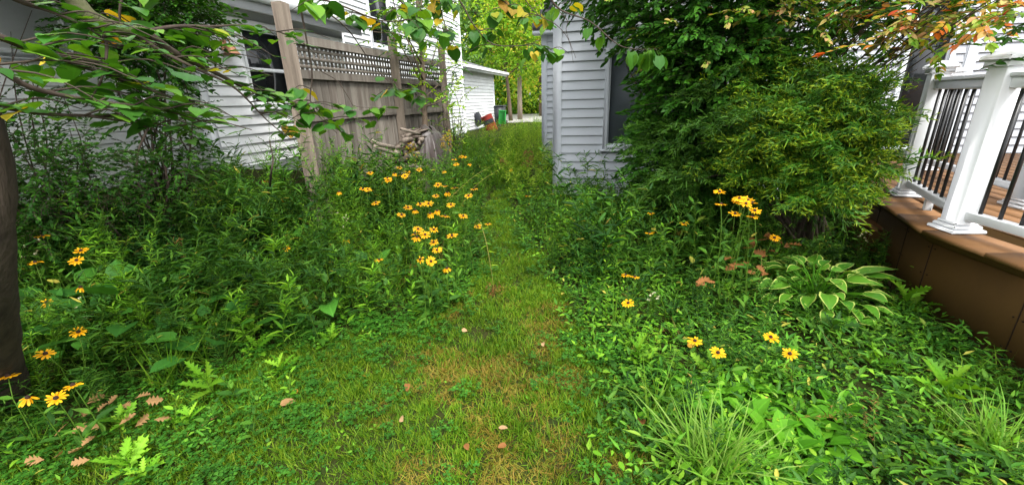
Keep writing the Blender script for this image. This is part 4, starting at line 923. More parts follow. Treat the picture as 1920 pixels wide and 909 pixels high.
for px, py, s, lb in [(255,640,1.2,'dark broad heart-leaved plant in the shade, front left bed'),(330,610,1.0,'dark broad-leaved plant behind the bright thistle'),(190,590,1.1,'dark broad-leaved plant next to the trunk daisies'),(110,690,1.0,'dark broad-leaved plant under the trunk'),(560,520,1.0,'dark broad-leaved plant in the middle of the left bed'),(700,560,.9,'dark broad-leaved plant under the drift'),(220,680,1.0,'dark broad-leaved plant left of the bright lance-leaved rosette'),(420,680,.9,'dark broad-leaved plant right of the bright lance-leaved rosette'),(290,655,1.3,'largest dark heart-leaved plant at the front of the left bed'),(620,590,.9,'dark broad-leaved plant at the lawn edge left of the leafy sprig'),(160,640,1.1,'dark heart-leaved plant between the trunk daisies')]:
    one('broad_leaved_plant', rosette(11, .13, .75, gdark, HEART, (10,70), .03, .22), xyz(px, py), lb, s=s*1.25, rz=rv(0,6))
for px, py, s, lb in [(800,590,1.0,'bright broad-leaved seedling at the corner of the left bed by the lawn'),(690,640,.8,'bright leafy sprig at the front of the left bed'),(330,690,1.1,'bright lance-leaved rosette beside the dark broad leaves'),(1250,560,1.0,'bright leafy sprig in the right ground cover'),(1640,420,.5,'small leafy sprig beside the deck corner')]:
    one('leafy_sprig', rosette(10, .09, .35, g3, OVATE, (5,70), .02, .03), xyz(px, py), lb, s=s, rz=rv(0,6))
for px, py, s, mt, nn, L, lb in [(1330,890,1.5,gsedge,260,.26,'pale green sedge clump at the bottom right of the lawn'),(1260,840,.8,ggrass,50,.2,'thin green grass tuft at the right border of the lawn'),(1850,850,1.1,gsedge,130,.3,'long-bladed grass clump in the bottom right corner'),(1760,820,.9,ggrass,60,.28,'grass clump left of the corner clump'),(1230,690,.8,ggrass,40,.2,'grass tuft beside the bright thistle on the lawn border'),(1450,900,.9,gsedge,110,.24,'sedge clump right of the pale one'),
     (520,430,1.3,ggrass,50,.4,'tall grassy clump in the middle of the left bed'),(380,470,1.2,ggrass,50,.38,'tall grassy clump in the left bed behind the thistle'),(1190,400,1.5,ggrass,70,.4,'tall dark grass clump under the house window')]:
    one('grass_clump', tuft(nn, L, .0065, mt, (30,85), .035), xyz(px, py), lb, 'grass', s=s)
kinds = [('leafy_weed', broadweed(.3,g3,6,(.06,.1),.42), 'broad-leaved bright weed'), ('leafy_weed', broadweed(.36,g1,7,(.07,.11),.45), 'broad-leaved dark green weed'), ('willowy_weed', aster(.5,g3,26,(.08,.13),.17), 'bright narrow-leaved weed'), ('willowy_weed', aster(.6,g1,30,(.09,.15),.16), 'tall narrow-leaved weed')]
protos = []
for nm, t_, lb in kinds: protos.append([nm, t_, lb, None])
spots = [(x+rv(-18,18), y+rv(-10,10)) for x in range(90,900,42) for y in (560-.02*x, 600, 640-.04*x)] + [(x+rv(-18,18), 700-.09*x+rv(-12,12)) for x in range(120,640,40)] + [(x+rv(-15,15), y+rv(-8,8)) for x in range(460,900,48) for y in (480, 520)] + [(x+rv(-15,15), y+rv(-8,8)) for x in range(980,1260,36) for y in (375, 405, 440)] + [(x+rv(-20,20), y+rv(-10,10)) for x in range(1120,1600,60) for y in (520, 590)]
for i, (px, py) in enumerate(spots):
    q = xyz(px, py); left = q[0] < XL(q[1])+.05
    if not (left or (q[0] > XR(q[1])+.03 and not inside_deck(np.array(q[0]), np.array(q[1])))): continue
    k = int(RNG.integers(0, 4)) if (left or py > 450) else int(RNG.integers(2, 4)); nm, t_, lb, src = protos[k]
    where = 'in the bed left of the mown path' if left else ('under the pale window wall' if py < 460 else 'in the ground cover right of the path')
    sc1 = rv(.75,1.2) if left else (rv(.5,.85) if py < 460 else rv(.4,.6))
    if src is None: src = mesh_obj(nm, t_); protos[k][3] = src; o = src
    else: o = src.copy(); COL.objects.link(o)
    o.location = tuple(q); o.rotation_euler = (0,0,rv(0,6)); o.scale = (sc1,)*3; tag(o, lb+' '+where, 'plant', lb+'s '+where)

# ---- goldenrod
def goldenrod(h, m=None, bloom=True):
    a1 = aster(h, g1, 30, (.04,.07), .16, br=0); b = Acc()
    for i in range(34):
        t = rv(.72, 1.05); d = rdirs(1, -5, 40)[0]; s = np.array([0,0,h*t]); L = .16*(1.15-t)+.05; q = np.array([s, s+d*L*.6+[0,0,.02], s+d*L])
        b.add(tube(q, .0012, gstem, 3, False)); k = 14; P = along(q, rv(.25,1,k))+RNG.normal(0,.004,(k,3)); addl(b, OVATE_LO, P, rdirs(k,10,80), .013, .01, m if m is not None else ggold)
    return a1, b.T()
for px, py, h, m_, lb in [(838,262,.85,ggold,'yellow goldenrod plume right of the brown tarp'),(815,262,.75,ggold,'smaller goldenrod plume touching the brown tarp'),(757,215,.95,ggold,'thin goldenrod against the fence boards above the woodpile'),(770,285,.7,ggold,'pale goldenrod in front of the brown tarp'),(662,262,.8,gbrownhead,'brown withered seed plume against the lower fence boards'),(990,298,.6,gbrownhead,'brown seed plume in the meadow by the pale house corner')]:
    P = atG(px, py, h*.93); r = empty('goldenrod', (P[0], P[1], float(G(P[0],P[1]))), lb, 'plant'); t1, t2 = goldenrod(h, m_); mesh_obj('stem', t1, r); mesh_obj('bloom', t2, r)

# ---- arching stalks over the path
def stalk(name, pts, rad, lb, head=True, brn=gbrownhead):
    p = smooth_path(pts, 5); r = empty(name, tuple(p[0]), lb, 'stalk'); a = Acc(); a.add(tube(p, np.linspace(rad, rad*.5, len(p)), gdry, 5)); 
    k = 10; addl(a, LANCE, along(p, rv(.1,.8,k)), rdirs(k,-20,40), .07, .008, gmeadow); part('stem', a, r, True)
    if head:
        b = Acc(); e = p[-1]; dr = p[-1]-p[-3]; dr /= np.linalg.norm(dr)
        for i in range(16):
            d = dr*.6+rdirs(1,-50,50)[0]*.7; d /= np.linalg.norm(d); L = rv(.05,.1); q = np.array([e-dr*rv(0,.05), e+d*L*.6, e+d*L-[0,0,.01]]); b.add(tube(q, .001, brn, 3, False)); kk = 8
            addl(b, OVATE_LO, along(q, rv(.2,1,kk)), rdirs(kk,-60,60), .014, .006, brn)
        part('seed_head', b, r, True)
def gpt(px, py, h): q = atG(px, py, h); return (q[0], q[1], float(G(q[0],q[1]))+h)
stalk('arching_stalk', [gpt(800,420,.05), gpt(835,380,.35), gpt(890,330,.5), gpt(940,302,.52)], .003, 'long pale stalk leaning right out of the drift to a brown seed head')
stalk('arching_stalk', [gpt(850,410,.1), gpt(890,350,.4), gpt(945,312,.45)], .0026, 'shorter pale stalk leaning under the long one', False)
stalk('arching_stalk', [gpt(880,470,.05), gpt(893,412,.42), gpt(908,440,.4), gpt(920,500,.2), gpt(926,545,.03)], .0026, 'bent stalk hanging onto the path with a rust-brown seed head')
stalk('dry_twig', [gpt(1410,575,.02), gpt(1420,540,.12), gpt(1428,500,.22), gpt(1425,462,.34)], .004, 'pale bare twig standing up in front of the hosta', False)
stalk('dry_twig', [gpt(1530,450,.02), gpt(1560,430,.12), gpt(1590,418,.25)], .003, 'thin bare twig between the hosta and the deck', False)
stalk('dry_twig', [gpt(228,520,.05), gpt(232,470,.4), gpt(242,440,.65)], .003, 'thin pale dead stem upright in the left weeds', False)
for px, py, h, lb in [(1620,452,.3,'small white wildflower spray beside the deck corner'),(1225,555,.25,'white yarrow-like bloom in the right ground cover'),(645,412,.55,'white wildflower left of the drift'),(50,465,.6,'white wildflower in the dark weeds at the left edge'),(150,580,.4,'tiny white wildflowers between the left daisies'),(1025,215,.6,'white wildflowers by the corner of the pale house')]:
    q = atG(px, py, h); r = empty('white_wildflower', (q[0], q[1], float(G(q[0],q[1]))), lb, 'flower'); a = Acc(); b = Acc()
    for i in range(7):
        tp = np.array([q[0]+rv(-.06,.06), q[1]+rv(-.06,.06), q[2]+rv(-.06,.06)]); a.add(tube(smooth_path([(q[0],q[1],r.location[2]), ((q[0]+tp[0])/2,(q[1]+tp[1])/2,q[2]*.6+.4*r.location[2]), tp],3), .0012, gstem, 3, False)); k = 8; addl(b, OVATE_LO, tp[None]+RNG.normal(0,.003,(k,3)), rdirs(k,0,60), .011, .008, gwhitefl)
        k = 4; addl(a, LANCE, (np.array([q[0],q[1],r.location[2]])+(tp-np.array([q[0],q[1],r.location[2]]))*rv(.2,.8,k)[:,None]), rdirs(k,0,50), .05, .009, g1)
    part('stem', a, r, True); part('bloom', b, r, True)

# ---- fallen leaves
def fallen(px, py, h, m_, var, L, lb, grp=None):
    q = atG(px, py, h); a = Acc(); az = rv(0,6); addl(a, var, np.zeros((1,3)), np.array([[cos(az),sin(az),rv(-.1,.2)]]), L, L*rv(.6,.85), m_, roll=.5)
    one('fallen_leaf', a.T(), (q[0],q[1],q[2]+.012), lb, 'leaf', grp)
GO = 'tan oak leaves lying in a loose heap'
for px, py in ((165,760),(150,775),(165,795),(195,800),(225,800),(255,803),(130,795),(185,775),(290,790),(85,865),(120,850),(170,865),(180,820),(205,762),(235,760),(255,750),(275,755),(160,840)):
    fallen(px, py, .07, gfall, OAK, rv(.055,.08), 'tan curled oak leaf fallen in the bottom left corner by the daisies', GO)
for px, py, m_, L, lb in [(411,783,gfall,.09,'single orange-brown leaf on the clover between bed and lawn'),(526,762,gfall,.07,'curled tan leaf on the lawn next to a round yellow leaf'),(557,741,gfallo,.045,'small round orange leaf on the left of the lawn'),(866,620,gfallp,.045,'pale pink leaf at the top of the lawn'),(1018,645,gfallp,.04,'pale leaf on the right half of the lawn'),(678,707,gfallo,.035,'small yellow leaf on the dead grass patch'),(752,785,gfallp,.04,'small pinkish leaf in the middle of the lawn'),(935,805,gfallp,.045,'pale pink round leaf in the front of the lawn'),(873,835,gfallr,.045,'purple-brown leaf in the front of the lawn'),
    (765,722,gfallr,.05,'reddish-brown leaf on the dead grass patch'),(1202,783,gfallr,.06,'rust leaf caught in the grass right of the lawn'),(1299,655,gfallo,.07,'orange leaf under the leftmost low daisy'),(440,478,gfallr,.06,'dry pink leaf in the left bed'),(950,838,gfallr,.04,'dark leaf beside the pale one in the front of the lawn')]:
    fallen(px, py, .035 if 'lawn' in lb or 'grass' in lb else .1, m_, ROUND+OAK[:1] if 'oak' in lb else ROUND+OVATE[:1], L, lb)
GRU = 'rusty dry leaves caught in the weeds left of the hosta'
for i in range(26):
    px, py = random.choice([(1385,480),(1400,470),(1420,455),(1440,450),(1470,468),(1430,480),(1395,510),(1320,535),(1440,515),(1375,500)]); fallen(px+rv(-16,16), py+rv(-9,9), rv(.22,.42), gfallr, OAK, rv(.06,.1), 'rust-brown dry leaf hanging in the weeds left of the hosta', GRU)
a = Acc(); q = xyz(930,548)
for i in range(60): addl(a, LANCE_LO, (np.array([rv(-.08,.08), rv(-.05,.05), rv(.01,.06)]))[None], rdirs(1,-20,50), .03, .006, gbrownhead)
one('dead_seed_clump', a.T(), q, 'rust-brown dead seed clump lying on the path', 'plant')

# ================================================================== SHRUBS AND TREES
def rand_in_ell(n, c, r, shell=.55):
    d = RNG.normal(0, 1, (n,3)); d /= np.linalg.norm(d, axis=1)[:, None]; q = shell + (1-shell)*RNG.random(n)**.6; return c + d*q[:, None]*np.array(r), d
def sprayT(n, L, Ll, wr, m, V=OVATE, w3=.5, stemm=barkd, flat=.7):
    a = Acc(); p = smooth_path([(0,0,0),(RNG.normal(0,.03)*L,L*.5,L*.05),(RNG.normal(0,.06)*L,L,-L*.08)],3); a.add(tube(p, [.0022]*(len(p)-1)+[.001], stemm, 3, False))
    t = np.linspace(.12, 1, n//2); 
    for s in (-1, 1):
        Pq = along(p, t); k = len(t); az = radians(50)*rv(.6,1.3,k)*(1-.5*t); D = np.stack([s*np.sin(az), np.cos(az), rv(-.25,.25,k)], 1); l = rv(*Ll, k); addl(a, V, Pq, D, l, l*wr, m, roll=.35)
    addl(a, V, p[-1][None], np.array([[0,1,-.2]]), Ll[1], Ll[1]*wr, m)
    return a.T()
def put_sprays(acc, variants, P, D, s0, s1):
    n = len(P); 
    if n == 0: return
    k = RNG.integers(0, len(variants), n); S = rv(s0, s1, n); M = frames(D, (0,0,1), S, S, RNG.normal(0, .35, n))
    for i, v in enumerate(variants):
        q = k == i
        if q.any(): acc.add(v, M[q], P[q])
def shrub_stems(acc, base, tips, r0, m, n=5, wig=.05):
    for tp in tips:
        tp = np.array(tp, float); b = base + RNG.normal(0, .05, 3)*[1,1,0]; L = np.linalg.norm(tp-b); mid1 = b+(tp-b)*.35+[0,0,L*.1]+RNG.normal(0,wig,3)*L*.3; mid2 = b+(tp-b)*.7+[0,0,L*.06]+RNG.normal(0,wig,3)*L*.3
        p = smooth_path([b, mid1, mid2, tp], 3); acc.add(tube(p, np.linspace(r0, r0*.25, len(p)), m, n, False))

# ---- burning bush (dense dark green, arching stems that turn red towards the deck)
eb = np.array([.95, 5.0, float(G(.95,5.0))])
eu = empty('burning_bush', tuple(eb), 'tall dense dark green bush before the house, its tips turning red above the railing', 'shrub')
eV = [sprayT(16, .26, (.04,.065), .5, geuo) for _ in range(5)]; eT = [sprayT(14, .22, (.035,.055), .5, geuo2) for _ in range(3)]; eR = [sprayT(14, .24, (.04,.065), .5, gred) for _ in range(2)] + [sprayT(14, .24, (.04,.065), .5, geuo2) for _ in range(3)]
A_ = Acc(); B_ = Acc(); R_ = Acc(); S_ = Acc()
ells = [((.62,4.7,2.35),(.75,.75,.6),560),((.85,4.75,1.6),(.5,.6,.5),240),((.9,4.5,1.5),(.65,.6,.6),330),((1.3,4.4,2.35),(.8,.8,.7),470),((-.1,4.9,2.8),(.55,.6,.5),300),((1.1,4.8,.9),(.8,.6,.6),260),((2.0,4.4,2.65),(.7,.7,.42),220),((.65,4.7,.8),(.45,.5,.4),170),((.75,4.3,2.0),(.45,.4,.5),240),((.95,4.2,1.55),(.5,.35,.5),200),((.75,4.35,.85),(.55,.4,.5),200)]
for c, r, n in ells:
    P, D = rand_in_ell(n, np.array(c), r); D = D*[1,1,.35]+RNG.normal(0,.35,D.shape); put_sprays(A_, eV, P, D, .75, 1.2)
    if c[2] > 1.5:
        P, D = rand_in_ell(n//8, np.array(c), np.array(r)*1.06, .95); s = P[:, 2] > c[2]-.1*r[2]; D = D*[1,1,.3]+RNG.normal(0,.2,D.shape)+[0,-.3,0]; put_sprays(B_, eT, P[s], D[s], .8, 1.1)
tips = [P for P in rand_in_ell(34, np.array([.9,4.7,2.3]), (1.1,.8,.9), .4)[0]]
shrub_stems(S_, eb, tips, .022, barkd, wig=.08)
# long arching stems to the upper right with red foliage
redpts = [atD(px, py-(28 if px > 1790 else 5), d) for px, py, d in ((1520,20,4.3),(1570,40,4.2),(1600,15,4.1),(1650,30,4.0),(1690,60,3.9),(1700,30,3.9),(1740,45,3.8),(1780,80,3.7),(1790,30,3.7),(1830,50,3.6),(1860,25,3.5),(1880,55,3.5),(1770,5,3.8),(1640,-20,4.1),(1850,-20,3.6),(1910,5,3.4),(1560,-10,4.2),(1730,-20,3.9))]
shrub_stems(S_, eb+[.35,.1,0], redpts, .011, barkd, wig=.1); shrub_stems(S_, eb+[.3,0,0], [p+[.1,.2,.25] for p in redpts]+[atD(px,py,5.0) for px,py in ((1500,60),(1530,40),(1560,90),(1600,60),(1480,90),(1450,120),(1620,120),(1420,60),(1660,140),(1690,120),(1720,130),(1750,150))], .01, barkd, wig=.1)
for p in redpts:
    k = 7; P = p+RNG.normal(0,.12,(k,3))*[1.2,1,.55]; put_sprays(R_, eR, P, rdirs(k,-35,25), .7, 1.1)
    k = 4; P = p+RNG.normal(0,.16,(k,3))+[0,.1,.12]; put_sprays(A_, eV, P, rdirs(k,-25,25), .7, 1.0)
for px, py, d in [(x, y, rv(4.4,4.9)) for x in range(1380,1700,26) for y in (-25, 10, 40)]:
    P = atD(px+rv(-12,12), py+rv(-12,12), d)+RNG.normal(0,.06,(2,3)); put_sprays(A_, eV, P, rdirs(2,-30,30), .7, 1.1)
for px, py in ((1460,15),(1490,5),(1510,25),(1475,35),(1430,10)):
    P = atD(px, py, 3.9)+RNG.normal(0,.06,(3,3)); put_sprays(B_, eT, P, rdirs(3,-40,15), .8, 1.1)
part('foliage', A_, eu, True); part('pale_tip_foliage', B_, eu, True); part('red_foliage', R_, eu, True); part('stems', S_, eu, True)

# ---- golden thread cypress
cb = np.array([1.75, 4.25, float(G(1.75,4.25))])
cyp = empty('golden_cypress', tuple(cb), 'golden thread-leaf cypress with drooping yellow-green sprays beside the deck', 'shrub')
def threadspray(m, n=15, L=.21, w=.0045):
    a = Acc(); p = smooth_path([(0,0,0),(0,L*.5,L*.08),(RNG.normal(0,.05)*L,L,-L*.22)],3); a.add(tube(p, .0015, gstem, 3, False)); 
    for i in range(n):
        t = .1+.9*i/n; s = along(p, [t])[0]; sd = 1 if i % 2 else -1; d = np.array([sd*rv(.4,1.0), rv(.5,1), rv(-.3,.2)]); d /= np.linalg.norm(d); l = L*rv(.3,.5)*(1.2-.6*t)
        for k in range(4):
            tt = k/4; b = s+d*l*tt*.8; e = d+RNG.normal(0,.45,3); e[2] -= .25; e /= np.linalg.norm(e); ll = l*rv(.45,.7)
            M = frames([e], L=ll, W=w*1.6, roll=np.array([rv(0,3)]))[0]; bt = BLADES3[k % 2]; a.add(T(bt.V, bt.loops, bt.cnt, np.stack([bt.A[:,0], .35*t+.65*bt.A[:,1]*(.4+.6*t)],1), bt.mi), M, b[None], m)
    return a.T()
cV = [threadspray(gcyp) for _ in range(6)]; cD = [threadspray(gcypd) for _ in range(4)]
A_ = Acc(); D_ = Acc(); S_ = Acc()
# limbs fan out from the base; sprays hang along the limbs so the crown breaks up into tiers with gaps
limbs = []
for px, py, d in [(1330,175,3.9),(1400,150,3.9),(1470,120,3.95),(1530,140,3.9),(1590,150,3.8),(1620,170,3.75),(1630,165,3.6),(1360,235,3.6),(1430,215,3.6),(1500,205,3.5),(1560,225,3.5),(1620,235,3.5),(1650,250,3.45),(1640,215,3.5),(1320,290,3.8),(1260,330,4.0),(1210,290,4.2),(1240,380,4.0),(1400,290,3.6),(1470,290,3.4),(1540,290,3.4),(1600,300,3.4),(1630,315,3.4),(1630,335,3.4),
      (1310,360,3.7),(1560,370,3.35),(1600,365,3.4),(1500,350,3.45),(1625,350,3.45),(1440,350,3.6),(1370,330,3.7),(1545,395,3.3),(1225,240,4.3),(1280,250,4.1),(1620,205,3.5),(1635,280,3.45)]:
    limbs.append((atD(px-6-(28 if px > 1560 else 0), py-(22 if py > 280 else 0), d), px, py))
for tp, px, py in limbs:
    b = cb+[RNG.normal(0,.08), RNG.normal(0,.06), .1]; L = np.linalg.norm(tp-b); p = smooth_path([b, b+(tp-b)*.4+[0,.06,L*.16], b+(tp-b)*.75+[0,.03,L*.12], tp], 4); S_.add(tube(p, np.linspace(.016,.004,len(p)), barkd, 5, False))
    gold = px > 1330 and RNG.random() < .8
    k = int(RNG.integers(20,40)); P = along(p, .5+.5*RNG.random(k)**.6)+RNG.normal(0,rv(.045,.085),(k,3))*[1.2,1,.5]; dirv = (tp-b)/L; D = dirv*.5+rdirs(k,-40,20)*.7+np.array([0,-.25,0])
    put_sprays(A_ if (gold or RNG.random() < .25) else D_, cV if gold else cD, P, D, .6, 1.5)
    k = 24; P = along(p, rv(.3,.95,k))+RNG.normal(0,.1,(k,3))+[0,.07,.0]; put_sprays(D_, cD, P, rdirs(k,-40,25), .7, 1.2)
part('golden_foliage', A_, cyp, True); part('inner_foliage', D_, cyp, True); part('stems', S_, cyp, True)

# ---- shrubs on the left, in front of the white house
def leafy_shrub(name, base, tips, spr, m_, Ll, lb, extra=(), dens=10, V=OVATE, r0=.014, jit=.12, sc=(.7,1.2)):
    base = np.array(base, float); r = empty(name, tuple(base), lb, 'shrub'); S_ = Acc(); A_ = Acc(); vs = [sprayT(12, spr, Ll, .52, m_, V) for _ in range(4)]
    for tp in tips:
        tp = np.array(tp, float); L = np.linalg.norm(tp-base); p = smooth_path([base+RNG.normal(0,.05,3)*[1,1,0], base+(tp-base)*.4+RNG.normal(0,.05,3)*L, base+(tp-base)*.75+RNG.normal(0,.04,3)*L, tp], 4)
        S_.add(tube(p, np.linspace(r0,.002,len(p)), barkd, 5, False)); k = dens; P = along(p, rv(.2,1,k))+RNG.normal(0,jit,(k,3)); put_sprays(A_, vs, P, rdirs(k,-30,50), *sc)
    for c, rr, n in extra: P, D = rand_in_ell(n, np.array(c), rr, .3); put_sprays(A_, vs, P, D*[1,1,.4]+RNG.normal(0,.3,D.shape), *sc)
    part('stems', S_, r, True); part('foliage', A_, r, True); return r
lb_ = atX(305,400,-3.9); lb_[2] = float(G(lb_[0],lb_[1]))
leafy_shrub('leafy_shrub', lb_, [atX(px,py,X) for px,py,X in ((230,20,-3.8),(260,60,-3.9),(300,10,-3.7),(320,60,-3.9),(280,100,-4.0),(250,120,-3.8),(330,120,-3.8),(350,140,-3.9),(290,180,-3.9),(320,220,-3.8),(260,230,-3.9),(350,250,-3.8),(300,290,-3.7),(270,300,-3.8),(335,320,-3.7),(220,40,-3.7))], .2, gshr, (.03,.05),
   'tall many-stemmed shrub standing in front of the white house', [((atX(255,40,-3.8)),(.42,.42,.3),420),((atX(310,20,-3.8)),(.4,.35,.28),300),((atX(300,110,-3.8)),(.25,.28,.3),150),((atX(300,220,-3.8)),(.2,.25,.3),80),(atX(330,330,-3.6),(.3,.3,.2),90)], 9)
lb2 = atX(120,430,-4.1); lb2[2] = float(G(lb2[0],lb2[1]))
leafy_shrub('leafy_shrub', lb2, [atX(px,py,X) for px,py,X in ((60,150,-4.0),(110,160,-4.2),(130,240,-4.1),(90,280,-4.0),(160,260,-4.1),(50,330,-3.9),(180,330,-4.0),(130,330,-3.9),(20,250,-3.9),(100,100,-4.2),(30,380,-3.8))], .17, gshr, (.022,.035), 'thin dark shrub with small leaves left of the many-stemmed one', [(atX(60,300,-3.9),(.35,.4,.35),120),(atX(120,330,-3.8),(.45,.4,.22),110)], 12, r0=.011)
lb3 = np.array([-4.25, 1.75, float(G(-4.25,1.75))])
leafy_shrub('leafy_shrub', lb3, [atX(px,py,X) for px,py,X in ((-40,250,-4.2),(10,300,-4.2),(30,350,-4.1),(-20,380,-4.1),(70,380,-4.1),(-60,120,-4.2),(20,60,-4.3),(60,20,-4.2),(0,420,-3.9),(60,440,-3.8))], .19, gshr, (.025,.04), 'dark small-leaved shrub at the left frame edge', [(atX(-10,340,-4.1),(.4,.4,.4),200),(atX(30,400,-3.9),(.4,.4,.25),120)], 14, r0=.009)
lb4 = atX(205,420,-3.8); lb4[2] = float(G(lb4[0],lb4[1]))
leafy_shrub('low_bush', lb4, [atX(px,py,X) for px,py,X in ((180,350,-3.7),(220,360,-3.8),(250,370,-3.7),(200,380,-3.6),(160,380,-3.7),(240,330,-4.1),(150,340,-4.2))], .16, gshr, (.02,.035), 'low small-leaved bush in front of the tan foundation', (), 10, r0=.006)
# thin dark stem in front of the bay
q0 = xyz(500,420); r = empty('bare_sapling', tuple(q0), 'thin dark bare sapling in front of the white bay wall', 'plant'); a = Acc(); 
a.add(tube(smooth_path([q0, atD(508,330,4.2), atD(512,300,4.2), atD(505,262,4.25)],4), np.linspace(.012,.004,13), barkd, 5))
part('stem', a, r, True); a = Acc(); P = atD(508,300,4.2)+RNG.normal(0,.08,(14,3)); put_sprays(a, [sprayT(10,.12,(.015,.025),.5,g1)], P, rdirs(14,0,60), .7,1.1); part('leaves', a, r, True)

# ---- small tree by the fence
tb = np.array([*atX(800,300,-2.85)[:2], .3]); tb[2] = float(G(tb[0],tb[1]))
sp = empty('fence_sapling', tuple(tb), 'slender grey-barked young tree in front of the far end of the fence', 'tree')
X_ = -2.85; trunk = smooth_path([tb, atX(795,200,X_), atX(792,120,X_), atX(785,40,X_), atX(782,-40,X_), atX(778,-120,X_)], 4)
a = Acc(); a.add(tube(trunk, np.linspace(.05,.02,len(trunk)), bark, 8)); part('trunk', a, sp, True)
a = Acc(); f = Acc(); sv = [sprayT(12, .28, (.05,.075), .42, m_) for m_ in (g3, gmeadow, g1)]
for pts in (((793,150),(770,90),(745,30),(735,-10)),((793,160),(765,110),(735,60)),((795,185),(830,150),(850,115)),((795,150),(815,100),(825,40)),((797,200),(825,190),(845,170)),((788,90),(810,40),(850,10)),((786,60),(760,10),(740,-30)),((790,120),(760,70),(700,60)),((786,30),(800,-30),(840,-60))):
    p = smooth_path([atX(x, y, X_+rv(-.15,.25)) for x, y in pts], 4); a.add(tube(p, np.linspace(.014,.004,len(p)), bark, 5)); k = 16; P = along(p, rv(.15,1,k))+RNG.normal(0,.1,(k,3)); put_sprays(f, sv, P, rdirs(k,-30,40), .7, 1.15)
P = atX(785,30,X_)+RNG.normal(0,1,(90,3))*[.25,.55,.3]; put_sprays(f, sv, P, rdirs(len(P),-30,40), .7, 1.1)
part('branches', a, sp, True); part('crown', f, sp, True)
vb = np.array([-3.05, float(py_[2])+.25, 0]); vb[2] = float(G(vb[0],vb[1]))
leafy_shrub('vine_shrub', vb, [atX(px,py,-3.05) for px,py in ((845,60),(855,120),(870,150),(850,180),(865,190),(840,200),(880,170),(835,150),(830,220),(870,215),(850,230),(820,235))], .2, gmeadow, (.03,.045), 'loose vine-like shrub at the far end of the fence against the white wall', (), 7, r0=.008, jit=.1)
bb = atX(800,290,-2.7); bb[2] = float(G(bb[0],bb[1]))
leafy_shrub('low_bush', bb, [atX(px,py,-2.75) for px,py in ((800,215),(820,225),(845,235),(860,240),(785,235),(830,245),(870,250),(810,240))], .18, g1, (.025,.04), 'low pale green bush right of the woodpile under the young tree', (), 9, r0=.006, jit=.09)

# ---- woodpile and tarp
WXc = -2.85
def logT(L, r, m1, m2):
    n = random.choice([3,4,4,5]); an = np.sort(rv(0, 2*pi, n)+0) if False else np.arange(n)*2*pi/n+rv(-.25,.25,n); rr = r*rv(.7,1.15,n); V = []
    for y in (-L/2, -L/6, L/6, L/2):
        for k in range(n): V.append((cos(an[k])*rr[k]*rv(.92,1.08), y, sin(an[k])*rr[k]*.7*rv(.92,1.08)))
    Fs = [(i*n+j, i*n+(j+1) % n, (i+1)*n+(j+1) % n, (i+1)*n+j) for i in range(3) for j in range(n)]; mi = [m2 if (f_[0] % n) < 2 else m1 for f_ in Fs]
    lo_ = list(np.array(Fs).ravel())+list(range(n))[::-1]+list(range(3*n,4*n)); return T(np.array(V), np.array(lo_), np.array([4]*len(Fs)+[n,n]), np.zeros((len(V),2)), np.array(mi+[m1,m1]))
lproto = [mesh_obj('firewood_log', logT(rv(.32,.46), rv(.04,.062), logm, logb), smooth=False) for _ in range(6)]
used = set(); gp0 = float(G(WXc, 6.2)); LG = 'split firewood logs heaped against the fence'
yA, yB = float(atX(700,285,WXc)[1]), float(atX(768,250,WXc)[1]); top = .56
cnt_ = 0
for layer in range(12):
    z = gp0+.06+layer*.068; y = yA+.05+layer*.085; 
    while y < yB+.25:
        i = cnt_ % 6; src = lproto[i]; o = src if i not in used else src.copy()
        if i in used: COL.objects.link(o)
        used.add(i); o.location = (WXc+rv(-.1,.1), y, z+rv(-.012,.012)); o.rotation_euler = (rv(-.2,.2), rv(0,6), rv(-.6,.6))
        tag(o, 'split weathered log in the heap between the fence and the brown tarp', 'log', LG); y += rv(.085,.12); cnt_ += 1
for (pa, pb, rr_, lb) in [((696,264),(738,276),.04,'long pale round log leaning at the left end of the woodpile'),((700,275),(752,292),.035,'thin long branch lying low at the left end of the woodpile'),((752,241),(786,250),.035,'pale log on top of the woodpile touching the tarp')]:
    p = smooth_path([atX(*pa, WXc+.25), (atX(*pa, WXc+.25)+atX(*pb, WXc+.3))/2+[0,0,.02], atX(*pb, WXc+.3)], 3); tag(mesh_obj('firewood_log', tube(np.linspace(p[0],p[-1],4)+RNG.normal(0,.006,(4,3)), rr_*.6, logm, 6, jit=.3), loc=p[0], smooth=False), lb, 'log')
tc = atX(797,300,WXc+.1); gz = float(G(tc[0],tc[1])); tw = float(atX(822,280,WXc)[1]-atX(768,280,WXc)[1])/2
ty = float((atX(822,280,WXc)[1]+atX(768,280,WXc)[1])/2); ht = float(atX(795,243,WXc)[2])-gz
nu, nv = 110, 44; V = []
fold = np.abs
for i in range(nu):
    for j in range(nv):
        u = i/nu*2*pi; v = j/(nv-1)
        sq = 1/max(abs(cos(u)), abs(sin(u)))**.6
        pl = .10*abs(sin(3.5*u+.6))+.05*abs(sin(8*u+3*v))+.03*abs(sin(15*u-4*v))
        rr_ = sq*(.12+.82*v**.7)*(1+(pl-.1)*v*1.3)
        x = .4*rr_*cos(u); y = tw*1.05*rr_*sin(u)
        z = ht*(1-v**1.7)*(1-.05*cos(2*u)) + .05*abs(vnoise(x+3,y+3,6.,3)-.5)*(1-v)*2 + .03*abs(sin(6*x+9*y)) - .22*max(0,(y/tw))*(1-v)
        V.append((WXc+.08+x, ty+y, gz+max(z,.005)))
Fs = [(i*nv+j, ((i+1) % nu)*nv+j, ((i+1) % nu)*nv+j+1, i*nv+j+1) for i in range(nu) for j in range(nv-1)]
